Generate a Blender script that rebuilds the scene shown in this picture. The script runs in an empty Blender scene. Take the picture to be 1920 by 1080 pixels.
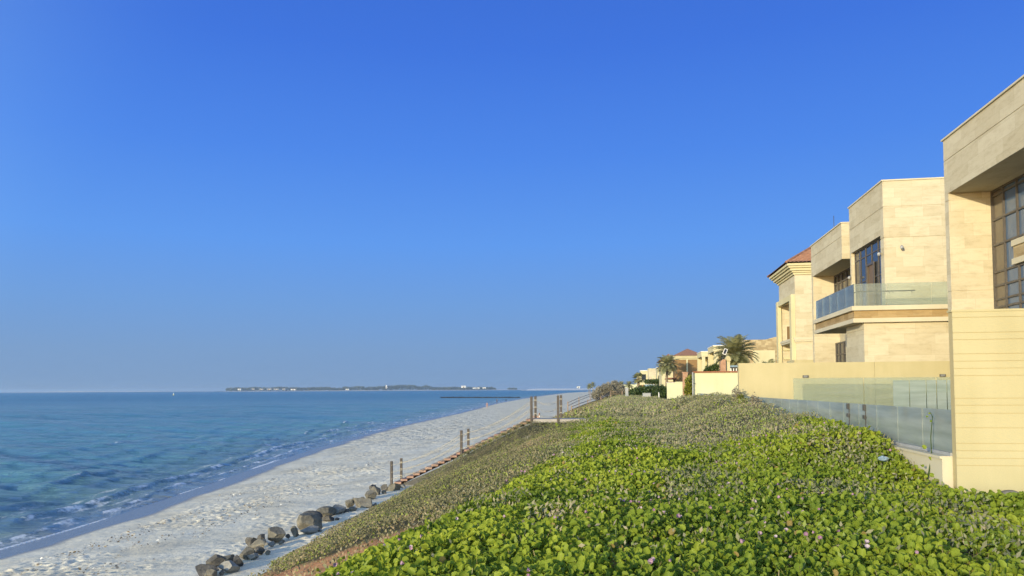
import bpy, bmesh, math, random
import numpy as np
from mathutils import Vector, Matrix

random.seed(7)
RNG = np.random.default_rng(11)
PI = math.pi
scene = bpy.context.scene
COL = scene.collection

# ------------------------------------------------------------------ camera
FPX = 1400.0
YAW, PITCH, ROLL = math.radians(8.81), math.radians(2.4), math.radians(0.33)
fw = Vector((-math.sin(YAW) * math.cos(PITCH), math.cos(YAW) * math.cos(PITCH), math.sin(PITCH)))
r0 = Vector((math.cos(YAW), math.sin(YAW), 0))
u0 = r0.cross(fw)
rt = math.cos(ROLL) * r0 - math.sin(ROLL) * u0
up = math.sin(ROLL) * r0 + math.cos(ROLL) * u0
cd = bpy.data.cameras.new("camera")
cam = bpy.data.objects.new("camera", cd)
COL.objects.link(cam)
m = Matrix.Identity(4)
for i in range(3):
    m[i][0], m[i][1], m[i][2] = rt[i], up[i], -fw[i]
cam.matrix_world = m
cd.sensor_width = 36.0
cd.lens = FPX / 1920 * 36
cd.shift_y = 131.1 / 1920
cd.clip_start, cd.clip_end = 0.1, 60000
scene.camera = cam


def on_z(px, py, Z):
    a, b = (px - 960) / FPX, -(py - 540 - 131.1) / FPX
    r = fw + a * rt + b * up
    return r * (Z / r.z)


# ------------------------------------------------------------------ light
SUN_EL = math.radians(10.0)
sh = Vector((-0.46, -0.888, 0)).normalized()
sdir = Vector((sh.x * math.cos(SUN_EL), sh.y * math.cos(SUN_EL), math.sin(SUN_EL)))
ld = bpy.data.lights.new("sun", 'SUN')
ld.energy = 2.0
ld.angle = math.radians(0.5)
ld.color = (1.0, 0.845, 0.54)
lo = bpy.data.objects.new("sun", ld)
COL.objects.link(lo)
lo.rotation_euler = (-sdir).to_track_quat('-Z', 'Y').to_euler()
lo.location = (-20, -40, 30)

world = bpy.data.worlds.new("World")
scene.world = world
world.use_nodes = True
wn, wl = world.node_tree.nodes, world.node_tree.links
wn.clear()
sky = wn.new('ShaderNodeTexSky')
sky.sky_type = 'NISHITA'
sky.sun_disc = False
sky.sun_elevation = SUN_EL
sky.sun_rotation = math.atan2(sh.x, sh.y)
sky.altitude = 0
sky.air_density = 1.0
sky.dust_density = 0.3
sky.ozone_density = 3.0
EXPOSURE = 1.35
bg = wn.new('ShaderNodeBackground')
bg.inputs['Strength'].default_value = 0.15
wo = wn.new('ShaderNodeOutputWorld')
wl.new(sky.outputs[0], bg.inputs[0])
# the side of the sky away from the low sun is a deeper, cleaner blue low down, whitened overhead as added fill light
tcw = wn.new('ShaderNodeTexCoord')
spw = wn.new('ShaderNodeSeparateXYZ')
wl.new(tcw.outputs['Generated'], spw.inputs[0])
grad = wn.new('ShaderNodeValToRGB')
ge = grad.color_ramp.elements
SKYC = [(0.0, (0.212, 0.338, 0.545)), (0.05, (0.20, 0.35, 0.605)), (0.11, (0.165, 0.352, 0.72)), (0.19, (0.12, 0.332, 0.855)),
        (0.30, (0.078, 0.25, 0.82)), (0.42, (0.053, 0.182, 0.735)), (0.51, (0.046, 0.155, 0.66)), (0.62, (0.20, 0.32, 0.70)), (0.78, (0.60, 0.66, 0.78)), (1.0, (0.78, 0.80, 0.84))]
while len(ge) < len(SKYC):
    ge.new(0.5)
for el_, (p_, c_) in zip(ge, SKYC):
    el_.position, el_.color = p_, (c_[0], c_[1], c_[2], 1)
wl.new(spw.outputs[2], grad.inputs[0])
bg2 = wn.new('ShaderNodeBackground')
bg2.inputs['Strength'].default_value = 0.5 ** EXPOSURE
wl.new(grad.outputs[0], bg2.inputs[0])
dt = wn.new('ShaderNodeVectorMath'); dt.operation = 'DOT_PRODUCT'
wl.new(tcw.outputs['Generated'], dt.inputs[0])
dt.inputs[1].default_value = (sh.x * .93, sh.y * .93, 0.37)
mrw = wn.new('ShaderNodeMapRange'); mrw.interpolation_type = 'SMOOTHSTEP'
mrw.inputs[1].default_value = -0.30
mrw.inputs[2].default_value = 0.35
wl.new(dt.outputs['Value'], mrw.inputs[0])
mxw = wn.new('ShaderNodeMixShader')
wl.new(mrw.outputs[0], mxw.inputs[0])
wl.new(bg2.outputs[0], mxw.inputs[1])
wl.new(bg.outputs[0], mxw.inputs[2])
wl.new(mxw.outputs[0], wo.inputs[0])
scene.view_settings.view_transform = 'Standard'
scene.view_settings.look = 'None'
scene.view_settings.gamma = 1
scene.view_settings.exposure = EXPOSURE
scene.render.engine = 'CYCLES'
scene.cycles.max_bounces = 6
scene.cycles.transparent_max_bounces = 12
scene.cycles.use_denoising = True
scene.cycles.denoising_input_passes = 'RGB_ALBEDO_NORMAL'
scene.cycles.sample_clamp_indirect = 8
scene.cycles.caustics_reflective = False
scene.cycles.caustics_refractive = False

# ------------------------------------------------------------------ materials
def new_mat(name):
    mt = bpy.data.materials.new(name)
    mt.use_nodes = True
    nt = mt.node_tree
    return mt, nt.nodes, nt.links, nt.nodes['Principled BSDF']


def nd(N, typ, **kw):
    n = N.new(typ)
    for k, v in kw.items():
        setattr(n, k, v)
    return n


def c4(c):
    return (c[0], c[1], c[2], 1.0)


def ramp(N, stops):
    r = N.new('ShaderNodeValToRGB')
    e = r.color_ramp.elements
    while len(e) < len(stops):
        e.new(0.5)
    for el, (p, c) in zip(e, stops):
        el.position, el.color = p, c4(c)
    return r


def mat_noise(name, c1, c2, scale=3.0, rough=0.8, bump=0.0, bscale=40.0, detail=5, metallic=0.0, spec=0.3, stretch=None):
    """two tone mottled surface"""
    mt, N, L, P = new_mat(name)
    tc = nd(N, 'ShaderNodeTexCoord')
    src = tc.outputs['Object']
    if stretch:
        mp = nd(N, 'ShaderNodeMapping')
        mp.inputs['Scale'].default_value = stretch
        L.new(src, mp.inputs[0])
        src = mp.outputs[0]
    nz = nd(N, 'ShaderNodeTexNoise')
    nz.inputs['Scale'].default_value = scale
    nz.inputs['Detail'].default_value = detail
    nz.inputs['Roughness'].default_value = 0.6
    L.new(src, nz.inputs['Vector'])
    rp = ramp(N, [(0.3, c1), (0.7, c2)])
    L.new(nz.outputs['Fac'], rp.inputs[0])
    L.new(rp.outputs[0], P.inputs['Base Color'])
    P.inputs['Roughness'].default_value = rough
    P.inputs['Metallic'].default_value = metallic
    P.inputs['Specular IOR Level'].default_value = spec
    if bump:
        n2 = nd(N, 'ShaderNodeTexNoise')
        n2.inputs['Scale'].default_value = bscale
        n2.inputs['Detail'].default_value = 4
        L.new(src, n2.inputs['Vector'])
        b = nd(N, 'ShaderNodeBump')
        b.inputs['Strength'].default_value = bump
        b.inputs['Distance'].default_value = 0.03
        L.new(n2.outputs['Fac'], b.inputs['Height'])
        L.new(b.outputs[0], P.inputs['Normal'])
    return mt


def wall_uv(N, L):
    """(u, v) along a vertical wall from position and normal"""
    g = nd(N, 'ShaderNodeNewGeometry')
    sp = nd(N, 'ShaderNodeSeparateXYZ'); L.new(g.outputs['Position'], sp.inputs[0])
    sn = nd(N, 'ShaderNodeSeparateXYZ'); L.new(g.outputs['True Normal'], sn.inputs[0])
    ax = nd(N, 'ShaderNodeMath', operation='ABSOLUTE'); L.new(sn.outputs[0], ax.inputs[0])
    gt = nd(N, 'ShaderNodeMath', operation='GREATER_THAN'); gt.inputs[1].default_value = 0.5
    L.new(ax.outputs[0], gt.inputs[0])
    mx = nd(N, 'ShaderNodeMix'); L.new(gt.outputs[0], mx.inputs[0])
    L.new(sp.outputs[0], mx.inputs[2]); L.new(sp.outputs[1], mx.inputs[3])
    cb = nd(N, 'ShaderNodeCombineXYZ')
    L.new(mx.outputs[0], cb.inputs[0]); L.new(sp.outputs[2], cb.inputs[1])
    return cb.outputs[0], g.outputs['Position']


def mat_stone(name, c1, c2, mort, bw=1.2, bh=0.45, rough=0.75, bump=0.25, ms=0.004, mott=0.35):
    mt, N, L, P = new_mat(name)
    uv, pos = wall_uv(N, L)
    br = nd(N, 'ShaderNodeTexBrick')
    br.offset = 0.37; br.offset_frequency = 2; br.squash = 0.7; br.squash_frequency = 3
    br.inputs['Scale'].default_value = 1.0
    br.inputs['Brick Width'].default_value = bw
    br.inputs['Row Height'].default_value = bh
    br.inputs['Mortar Size'].default_value = ms
    br.inputs['Mortar Smooth'].default_value = 0.3
    br.inputs['Bias'].default_value = -0.1
    br.inputs['Color1'].default_value = c4(c1)
    br.inputs['Color2'].default_value = c4(c2)
    br.inputs['Mortar'].default_value = c4(mort)
    L.new(uv, br.inputs['Vector'])
    mp = nd(N, 'ShaderNodeMapping'); mp.inputs['Scale'].default_value = (1.0, 1.0, 3.0)
    L.new(pos, mp.inputs[0])
    nz = nd(N, 'ShaderNodeTexNoise'); nz.inputs['Scale'].default_value = 1.7; nz.inputs['Detail'].default_value = 8
    nz.inputs['Roughness'].default_value = 0.7
    L.new(mp.outputs[0], nz.inputs['Vector'])
    rp = ramp(N, [(0.3, (0.62, 0.56, 0.48)), (0.5, (0.9, 0.88, 0.84)), (0.72, (1.0, 1.0, 1.0))])
    L.new(nz.outputs['Fac'], rp.inputs[0])
    mx = nd(N, 'ShaderNodeMix', data_type='RGBA', blend_type='MULTIPLY'); mx.inputs[0].default_value = mott * 2
    L.new(br.outputs['Color'], mx.inputs[6]); L.new(rp.outputs[0], mx.inputs[7])
    L.new(mx.outputs[2], P.inputs['Base Color'])
    P.inputs['Roughness'].default_value = rough
    P.inputs['Specular IOR Level'].default_value = 0.25
    n2 = nd(N, 'ShaderNodeTexNoise'); n2.inputs['Scale'].default_value = 14; n2.inputs['Detail'].default_value = 6
    L.new(pos, n2.inputs['Vector'])
    b = nd(N, 'ShaderNodeBump'); b.inputs['Strength'].default_value = bump; b.inputs['Distance'].default_value = 0.02
    L.new(n2.outputs['Fac'], b.inputs['Height']); L.new(b.outputs[0], P.inputs['Normal'])
    return mt


def mat_plaster(name, c1, c2, streak=0.25):
    """painted render: faint vertical weather streaks and large soft mottling"""
    mt, N, L, P = new_mat(name)
    g = nd(N, 'ShaderNodeNewGeometry')
    n1 = nd(N, 'ShaderNodeTexNoise'); n1.inputs['Scale'].default_value = 0.7; n1.inputs['Detail'].default_value = 6
    L.new(g.outputs['Position'], n1.inputs['Vector'])
    mp = nd(N, 'ShaderNodeMapping'); mp.inputs['Scale'].default_value = (3.5, 3.5, 0.25)
    L.new(g.outputs['Position'], mp.inputs[0])
    n2 = nd(N, 'ShaderNodeTexNoise'); n2.inputs['Scale'].default_value = 1.5; n2.inputs['Detail'].default_value = 6
    L.new(mp.outputs[0], n2.inputs['Vector'])
    ad = nd(N, 'ShaderNodeMix'); ad.inputs[0].default_value = streak
    L.new(n1.outputs['Fac'], ad.inputs[2]); L.new(n2.outputs['Fac'], ad.inputs[3])
    rp = ramp(N, [(0.35, c1), (0.65, c2)])
    L.new(ad.outputs[0], rp.inputs[0]); L.new(rp.outputs[0], P.inputs['Base Color'])
    P.inputs['Roughness'].default_value = 0.85
    P.inputs['Specular IOR Level'].default_value = 0.2
    n3 = nd(N, 'ShaderNodeTexNoise'); n3.inputs['Scale'].default_value = 60; n3.inputs['Detail'].default_value = 3
    L.new(g.outputs['Position'], n3.inputs['Vector'])
    b = nd(N, 'ShaderNodeBump'); b.inputs['Strength'].default_value = 0.15; b.inputs['Distance'].default_value = 0.01
    L.new(n3.outputs['Fac'], b.inputs['Height']); L.new(b.outputs[0], P.inputs['Normal'])
    return mt


def mat_thin_glass(name, tint, ior=1.5, boost=0.0, dust=0.1, dustcol=(0.4, 0.45, 0.45)):
    """clear sheet with a film of salt and dust"""
    mt, N, L, P = new_mat(name)
    N.remove(P)
    out = N['Material Output']
    tr = nd(N, 'ShaderNodeBsdfTransparent'); tr.inputs[0].default_value = c4(tint)
    gl = nd(N, 'ShaderNodeBsdfGlossy'); gl.inputs['Roughness'].default_value = 0.02
    gl.inputs[0].default_value = (0.9, 0.97, 0.97, 1)
    fr = nd(N, 'ShaderNodeFresnel'); fr.inputs[0].default_value = ior
    ad = nd(N, 'ShaderNodeMath', operation='ADD'); ad.inputs[1].default_value = boost; ad.use_clamp = True
    L.new(fr.outputs[0], ad.inputs[0])
    mx = nd(N, 'ShaderNodeMixShader')
    L.new(ad.outputs[0], mx.inputs[0]); L.new(tr.outputs[0], mx.inputs[1]); L.new(gl.outputs[0], mx.inputs[2])
    df = nd(N, 'ShaderNodeBsdfDiffuse'); df.inputs[0].default_value = c4(dustcol)
    g = nd(N, 'ShaderNodeNewGeometry')
    mp = nd(N, 'ShaderNodeMapping'); mp.inputs['Scale'].default_value = (0.5, 0.5, 5.0)
    L.new(g.outputs['Position'], mp.inputs[0])
    nz = nd(N, 'ShaderNodeTexNoise'); nz.inputs['Scale'].default_value = 1.2; nz.inputs['Detail'].default_value = 5
    L.new(mp.outputs[0], nz.inputs['Vector'])
    mr = nd(N, 'ShaderNodeMapRange'); mr.inputs[1].default_value = 0.3; mr.inputs[2].default_value = 0.7
    mr.inputs[3].default_value = dust * 0.75; mr.inputs[4].default_value = dust * 1.25
    L.new(nz.outputs['Fac'], mr.inputs[0])
    m2 = nd(N, 'ShaderNodeMixShader')
    L.new(mr.outputs[0], m2.inputs[0]); L.new(mx.outputs[0], m2.inputs[1]); L.new(df.outputs[0], m2.inputs[2])
    L.new(m2.outputs[0], out.inputs[0])
    return mt


def mat_window(name, base=(0.03, 0.035, 0.04)):
    mt, N, L, P = new_mat(name)
    P.inputs['Base Color'].default_value = c4(base)
    P.inputs['Roughness'].default_value = 0.03
    P.inputs['IOR'].default_value = 1.6
    return mt


def mat_leaf(name, stops, rough=0.45, transl=0.35, spec=0.35):
    """leaf colour from a per-leaf random attribute"""
    mt, N, L, P = new_mat(name)
    out = N['Material Output']
    at = nd(N, 'ShaderNodeAttribute', attribute_name='tint')
    rp = ramp(N, stops)
    L.new(at.outputs['Fac'], rp.inputs[0])
    L.new(rp.outputs[0], P.inputs['Base Color'])
    P.inputs['Roughness'].default_value = rough
    P.inputs['Specular IOR Level'].default_value = spec
    t = nd(N, 'ShaderNodeBsdfTranslucent')
    L.new(rp.outputs[0], t.inputs[0])
    mx = nd(N, 'ShaderNodeMixShader'); mx.inputs[0].default_value = transl
    L.new(P.outputs[0], mx.inputs[1]); L.new(t.outputs[0], mx.inputs[2]); L.new(mx.outputs[0], out.inputs[0])
    return mt


M = {}
M['stone'] = mat_stone('stone_cladding', (0.57, 0.52, 0.385), (0.485, 0.43, 0.30), (0.40, 0.35, 0.245), mott=0.26)
M['stone_rough'] = mat_stone('rough_stone', (0.5, 0.41, 0.25), (0.3, 0.225, 0.12), (0.33, 0.27, 0.17), bw=0.5, bh=0.22, bump=0.7)
M['band'] = mat_stone('balcony_band_stone', (0.42, 0.31, 0.16), (0.28, 0.19, 0.08), (0.42, 0.34, 0.2), bw=0.7, bh=0.6, bump=0.6)
M['trim'] = mat_plaster('pale_trim', (0.5, 0.45, 0.33), (0.57, 0.52, 0.39))
M['plaster'] = mat_plaster('cream_plaster', (0.425, 0.375, 0.215), (0.49, 0.435, 0.262))
M['plaster_pale'] = mat_plaster('pale_cream_plaster', (0.54, 0.545, 0.36), (0.61, 0.615, 0.42))
M['plaster_groove'] = mat_plaster('groove_shade_plaster', (0.40, 0.335, 0.185), (0.45, 0.38, 0.215))
M['cream'] = mat_plaster('cream_paint', (0.5, 0.45, 0.27), (0.57, 0.52, 0.33))
M['white'] = mat_noise('white_paint', (0.62, 0.61, 0.58), (0.7, 0.69, 0.66), 5)
M['brownwall'] = mat_noise('brown_timber_cladding', (0.21, 0.125, 0.05), (0.27, 0.165, 0.07), 2, stretch=(1, 1, 6), bump=0.4)
M['pink'] = mat_noise('pinkish_stone', (0.33, 0.19, 0.12), (0.44, 0.27, 0.18), 4, bump=0.4)
M['tile'] = mat_noise('terracotta_tile', (0.20, 0.10, 0.065), (0.32, 0.17, 0.11), 3.5, bump=0.3, rough=0.7)
M['coping'] = mat_noise('brown_coping', (0.22, 0.09, 0.05), (0.3, 0.13, 0.07), 5)
M['frame'] = mat_noise('bronze_frame', (0.075, 0.067, 0.06), (0.115, 0.1, 0.085), 8, rough=0.5)
M['door'] = mat_noise('brown_door', (0.13, 0.085, 0.04), (0.2, 0.13, 0.06), 6, rough=0.5, stretch=(1, 1, .2))
M['metal'] = mat_noise('grey_metal', (0.28, 0.29, 0.3), (0.38, 0.39, 0.4), 8, rough=0.5)
M['darkmetal'] = mat_noise('dark_metal', (0.05, 0.05, 0.05), (0.08, 0.08, 0.08), 8, rough=0.5)
M['steel'] = mat_noise('brushed_steel', (0.45, 0.45, 0.45), (0.55, 0.55, 0.55), 8, rough=0.3, metallic=0.9)
M['window'] = mat_window('dark_window_glass')
M['window_sky_tint'] = mat_window('painted_sky_reflection_glass', (0.07, 0.12, 0.2))  # blue put into the pane colour in place of a sky reflection
M['window_wall_tint'] = mat_window('painted_wall_reflection_glass', (0.12, 0.1, 0.075))  # tan put into the pane colour for the reflected sunlit wall
M['dark_rock'] = mat_noise('wet_dark_rock', (0.02, 0.02, 0.022), (0.05, 0.05, 0.05), 2)
M['glass'] = mat_thin_glass('fence_glass', (0.66, 0.78, 0.76), boost=0.02, dust=0.5, dustcol=(0.42, 0.48, 0.475))
M['glass_clear'] = mat_thin_glass('clear_glass', (0.86, 0.92, 0.89), boost=0.0, dust=0.2, dustcol=(0.48, 0.52, 0.5))
M['post'] = mat_noise('weathered_post_timber', (0.06, 0.053, 0.048), (0.11, 0.095, 0.086), 6, stretch=(1, 1, 0.12), bump=0.5)
M['step'] = mat_noise('reddish_step_timber', (0.25, 0.155, 0.12), (0.37, 0.24, 0.185), 5, stretch=(1, .2, 1), bump=0.4)
M['deck'] = mat_noise('grey_deck_timber', (0.3, 0.28, 0.26), (0.42, 0.39, 0.36), 5, stretch=(1, .2, 1), bump=0.4)
M['rail'] = mat_noise('rail_timber', (0.2, 0.14, 0.1), (0.32, 0.24, 0.17), 5, bump=0.3)
M['rope'] = mat_noise('pale_rope', (0.36, 0.335, 0.27), (0.46, 0.43, 0.35), 30, bump=0.5)
M['rock1'] = mat_noise('brown_grey_rock', (0.10, 0.094, 0.08), (0.25, 0.232, 0.19), 3.0, bump=1.0, bscale=7, detail=10, rough=0.95, spec=0.1)
M['rock2'] = mat_noise('dark_grey_rock', (0.06, 0.058, 0.055), (0.165, 0.155, 0.14), 3.0, bump=1.0, bscale=7, detail=10, rough=0.95, spec=0.1)
M['rock3'] = mat_noise('pale_grey_rock', (0.18, 0.177, 0.168), (0.33, 0.32, 0.29), 3.0, bump=1.0, bscale=7, detail=10, rough=0.95, spec=0.1)
M['trunk'] = mat_noise('palm_trunk', (0.14, 0.1, 0.065), (0.27, 0.21, 0.15), 4, stretch=(1, 1, 4), bump=0.9, bscale=6)
M['twig'] = mat_noise('twig_bark', (0.13, 0.1, 0.07), (0.2, 0.16, 0.12), 5)
M['palm'] = mat_leaf('palm_leaf', [(0, (0.16, 0.18, 0.09)), (0.6, (0.33, 0.33, 0.16)), (1, (0.47, 0.44, 0.23))], transl=0.35)
M['palm_dry'] = mat_leaf('dry_palm_leaf', [(0, (0.2, 0.15, 0.08)), (1, (0.34, 0.27, 0.16))], transl=0.15)
M['hedge'] = mat_leaf('hedge_leaf', [(0, (0.025, 0.05, 0.012)), (1, (0.08, 0.12, 0.025))], transl=0.25)
M['yhedge'] = mat_leaf('yellow_hedge_leaf', [(0, (0.05, 0.08, 0.012)), (1, (0.28, 0.28, 0.03))], transl=0.25)
M['greybush'] = mat_leaf('grey_bush_leaf', [(0, (0.17, 0.155, 0.11)), (1, (0.40, 0.365, 0.27))], transl=0.25)
M['skin'] = mat_noise('skin', (0.42, 0.24, 0.15), (0.48, 0.28, 0.18), 6, rough=0.6)
M['hair'] = mat_noise('dark_hair', (0.02, 0.014, 0.01), (0.04, 0.03, 0.02), 20)
M['redcloth'] = mat_noise('dark_red_cloth', (0.2, 0.03, 0.03), (0.26, 0.045, 0.04), 8)
M['blackcloth'] = mat_noise('black_cloth', (0.012, 0.013, 0.02), (0.025, 0.025, 0.035), 8)
M['whitecloth'] = mat_noise('white_cloth', (0.66, 0.66, 0.64), (0.76, 0.76, 0.74), 8)
M['solar'] = mat_noise('solar_cell', (0.02, 0.022, 0.035), (0.03, 0.035, 0.05), 4, rough=0.25)
M['cabinet'] = mat_noise('grey_cabinet_paint', (0.24, 0.26, 0.28), (0.29, 0.31, 0.33), 4, rough=0.5)
M['blueplastic'] = mat_noise('pale_blue_plastic', (0.14, 0.22, 0.30), (0.24, 0.33, 0.42), 6, rough=0.5)
M['yellow'] = mat_noise('yellow_paint', (0.6, 0.5, 0.05), (0.7, 0.58, 0.08), 6)

# ------------------------------------------------------------------ mesh helpers
class MB:
    def __init__(s):
        s.v, s.f, s.mi, s.sm = [], [], [], []

    def add(s, vs, fs, mi=0, smooth=False):
        o = len(s.v)
        s.v.extend([tuple(p) for p in vs])
        for f in fs:
            s.f.append([o + i for i in f]); s.mi.append(mi); s.sm.append(smooth)
        return s

    def box(s, x0, x1, y0, y1, z0, z1, mi=0):
        vs = [(x, y, z) for z in (z0, z1) for y in (y0, y1) for x in (x0, x1)]
        return s.add(vs, [(0, 2, 3, 1), (4, 5, 7, 6), (0, 1, 5, 4), (2, 6, 7, 3), (0, 4, 6, 2), (1, 3, 7, 5)], mi)

    def gbox(s, x0, x1, y0, y1, z0, z1, grooves=(), w=0.03, d=0.02, mi=0):
        """box with horizontal recessed joints"""
        zs = [z0]
        for g in sorted(grooves):
            s.box(x0, x1, y0, y1, zs[-1], g - w / 2, mi)
            s.box(x0 + d, x1 - d, y0 + d, y1 - d, g - w / 2, g + w / 2, mi)
            zs.append(g + w / 2)
        return s.box(x0, x1, y0, y1, zs[-1], z1, mi)

    def tube(s, pts, r, n=6, mi=0, cap=True):
        pts = [Vector(p) for p in pts]
        rs = r if isinstance(r, (list, tuple)) else [r] * len(pts)
        vs = []
        for i, p in enumerate(pts):
            t = (pts[min(i + 1, len(pts) - 1)] - pts[max(i - 1, 0)]).normalized()
            a = Vector((0, 0, 1)) if abs(t.z) < 0.9 else Vector((1, 0, 0))
            e1 = t.cross(a).normalized(); e2 = t.cross(e1)
            for k in range(n):
                w = 2 * PI * k / n
                vs.append(p + rs[i] * (math.cos(w) * e1 + math.sin(w) * e2))
        fs = []
        for i in range(len(pts) - 1):
            for k in range(n):
                fs.append((i * n + k, i * n + (k + 1) % n, (i + 1) * n + (k + 1) % n, (i + 1) * n + k))
        if cap:
            fs.append(tuple(range(n))[::-1]); fs.append(tuple((len(pts) - 1) * n + k for k in range(n)))
        return s.add(vs, fs, mi, True)

    def poly_prism(s, poly, axis, a0, a1, mi=0):
        """extrude a 2D polygon along axis ('x','y','z')"""
        n = len(poly)
        def P(q, a):
            return {'x': (a, q[0], q[1]), 'y': (q[0], a, q[1]), 'z': (q[0], q[1], a)}[axis]
        vs = [P(q, a0) for q in poly] + [P(q, a1) for q in poly]
        fs = [tuple(range(n))[::-1], tuple(range(n, 2 * n))]
        fs += [(i, (i + 1) % n, n + (i + 1) % n, n + i) for i in range(n)]
        return s.add(vs, fs, mi)

    def build(s, name, mats, parent=None, fix=True):
        if not isinstance(mats, (list, tuple)):
            mats = [mats]
        o0 = wpos(parent)
        me = bpy.data.meshes.new(name)
        me.from_pydata([(x - o0.x, y - o0.y, z - o0.z) for x, y, z in s.v], [], s.f)
        for mt in mats:
            me.materials.append(mt)
        me.polygons.foreach_set('material_index', s.mi)
        me.polygons.foreach_set('use_smooth', s.sm)
        if fix:
            bm = bmesh.new(); bm.from_mesh(me)
            bmesh.ops.recalc_face_normals(bm, faces=bm.faces)
            bm.to_mesh(me); bm.free()
        me.update()
        ob = bpy.data.objects.new(name, me)
        COL.objects.link(ob)
        if parent:
            ob.parent = parent
        return ob


def wpos(p):
    v = Vector((0, 0, 0))
    while p is not None:
        v = v + p.location
        p = p.parent
    return v


def tag(o, label=None, cat=None, group=None, kind=None):
    if label: o['label'] = label
    if cat: o['category'] = cat
    if group: o['group'] = group
    if kind: o['kind'] = kind
    return o


def thing(name, label, cat, loc=(0, 0, 0), group=None):
    o = bpy.data.objects.new(name, None)
    COL.objects.link(o)
    o.location = loc
    o.empty_display_size = 0.3
    return tag(o, label, cat, group)


def copy_tree(o, parent=None):
    c = o.copy(); COL.objects.link(c); c.parent = parent
    for ch in list(o.children):
        copy_tree(ch, c)
    return c


def np_mesh(name, V, loops, starts, totals, mat, attrs=None, smooth=False, parent=None):
    """fast mesh from arrays"""
    me = bpy.data.meshes.new(name)
    me.vertices.add(len(V)); me.vertices.foreach_set('co', np.ascontiguousarray(V, np.float32).ravel())
    me.loops.add(len(loops)); me.loops.foreach_set('vertex_index', np.ascontiguousarray(loops, np.int32))
    me.polygons.add(len(starts))
    me.polygons.foreach_set('loop_start', np.ascontiguousarray(starts, np.int32))
    me.polygons.foreach_set('loop_total', np.ascontiguousarray(totals, np.int32))
    if smooth:
        me.polygons.foreach_set('use_smooth', np.ones(len(starts), bool))
    for k, a in (attrs or {}).items():
        at = me.attributes.new(k, 'FLOAT', 'POINT')
        at.data.foreach_set('value', np.ascontiguousarray(a, np.float32))
    me.materials.append(mat)
    me.update(calc_edges=True)
    ob = bpy.data.objects.new(name, me)
    COL.objects.link(ob)
    if parent: ob.parent = parent
    return ob


def grid_mesh(name, X, Y, Z, mat, attrs=None, smooth=True):
    r, c = X.shape
    V = np.stack([X, Y, Z], -1).reshape(-1, 3)
    idx = np.arange(r * c).reshape(r, c)
    q = np.stack([idx[:-1, :-1], idx[:-1, 1:], idx[1:, 1:], idx[1:, :-1]], -1).reshape(-1, 4)
    n = len(q)
    return np_mesh(name, V, q.ravel(), np.arange(n) * 4, np.full(n, 4), mat,
                   {k: a.ravel() for k, a in (attrs or {}).items()}, smooth)


def leaf_mesh(name, pos, nrm, size, tmpl, faces, mat, tint, parent=None, spin=None, aspect=None, updir=None):
    """many copies of a small leaf template; leaf plane normal = nrm"""
    n = len(pos)
    N = nrm / np.linalg.norm(nrm, axis=1, keepdims=True)
    if updir is None:
        a = RNG.normal(size=(n, 3))
    else:
        a = updir
    e1 = a - (a * N).sum(1, keepdims=True) * N
    e1 /= np.linalg.norm(e1, axis=1, keepdims=True) + 1e-9   # length direction
    e2 = np.cross(e1, N)
    t = np.asarray(tmpl, float)
    k = len(t)
    s = size[:, None, None]
    V = pos[:, None, :] + s * (t[None, :, 0:1] * e2[:, None, :] + t[None, :, 1:2] * e1[:, None, :] + t[None, :, 2:3] * N[:, None, :])
    lt = np.concatenate([np.asarray(f) for f in faces])
    tot = np.array([len(f) for f in faces])
    loops = (np.arange(n)[:, None] * k + lt[None]).ravel()
    totals = np.tile(tot, n)
    starts = np.concatenate([[0], np.cumsum(totals)[:-1]])
    return np_mesh(name, V.reshape(-1, 3), loops, starts, totals, mat, {'tint': np.repeat(tint, k)}, parent=parent)


QUAD_T = [(-.5, 0, 0), (.5, 0, 0), (.5, 1, 0), (-.5, 1, 0)]
QUAD_F = [(0, 1, 2, 3)]
BLADE_T = [(0, 0, 0), (.22, .45, .04), (0, 1, 0), (-.22, .45, .04)]
OVAL_T = [(0, 0, 0), (.28, .25, .06), (.32, .6, .06), (0, 1, 0), (-.32, .6, .06), (-.28, .25, .06)]
OVAL_F = [(0, 1, 2, 3), (0, 3, 4, 5)]
VINE_T = [(0, 0, 0), (.28, .06, .22), (.43, .38, .36), (.35, .8, .29), (.15, .99, .12), (0, .88, 0),
          (-.15, .99, .12), (-.35, .8, .29), (-.43, .38, .36), (-.28, .06, .22)]
VINE_F = [(0, 1, 2, 3, 4, 5), (0, 5, 6, 7, 8, 9)]


def hash2(ix, iy, seed):
    n = (ix.astype(np.int64) * 374761393 + iy.astype(np.int64) * 668265263 + seed * 974711) & 0xffffffff
    n = ((n ^ (n >> 13)) * 1274126177) & 0xffffffff
    n = (n ^ (n >> 16)) & 0xffff
    return n / 65535.0


def vnoise(x, y, seed=0):
    x = np.asarray(x, float); y = np.asarray(y, float)
    ix, iy = np.floor(x), np.floor(y)
    fx, fy = x - ix, y - iy
    fx = fx * fx * (3 - 2 * fx); fy = fy * fy * (3 - 2 * fy)
    a = hash2(ix, iy, seed); b = hash2(ix + 1, iy, seed)
    c = hash2(ix, iy + 1, seed); d = hash2(ix + 1, iy + 1, seed)
    return (a * (1 - fx) + b * fx) * (1 - fy) + (c * (1 - fx) + d * fx) * fy


def fbm(x, y, seed=0, oct=4):
    t, a, s = 0, 0.5, 0
    for o in range(oct):
        t = t + a * vnoise(x * 2 ** o + o * 13.7, y * 2 ** o - o * 7.3, seed + o); s += a; a *= 0.5
    return t / s


def sstep(a, b, x):
    t = np.clip((x - a) / (b - a), 0, 1)
    return t * t * (3 - 2 * t)
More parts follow.
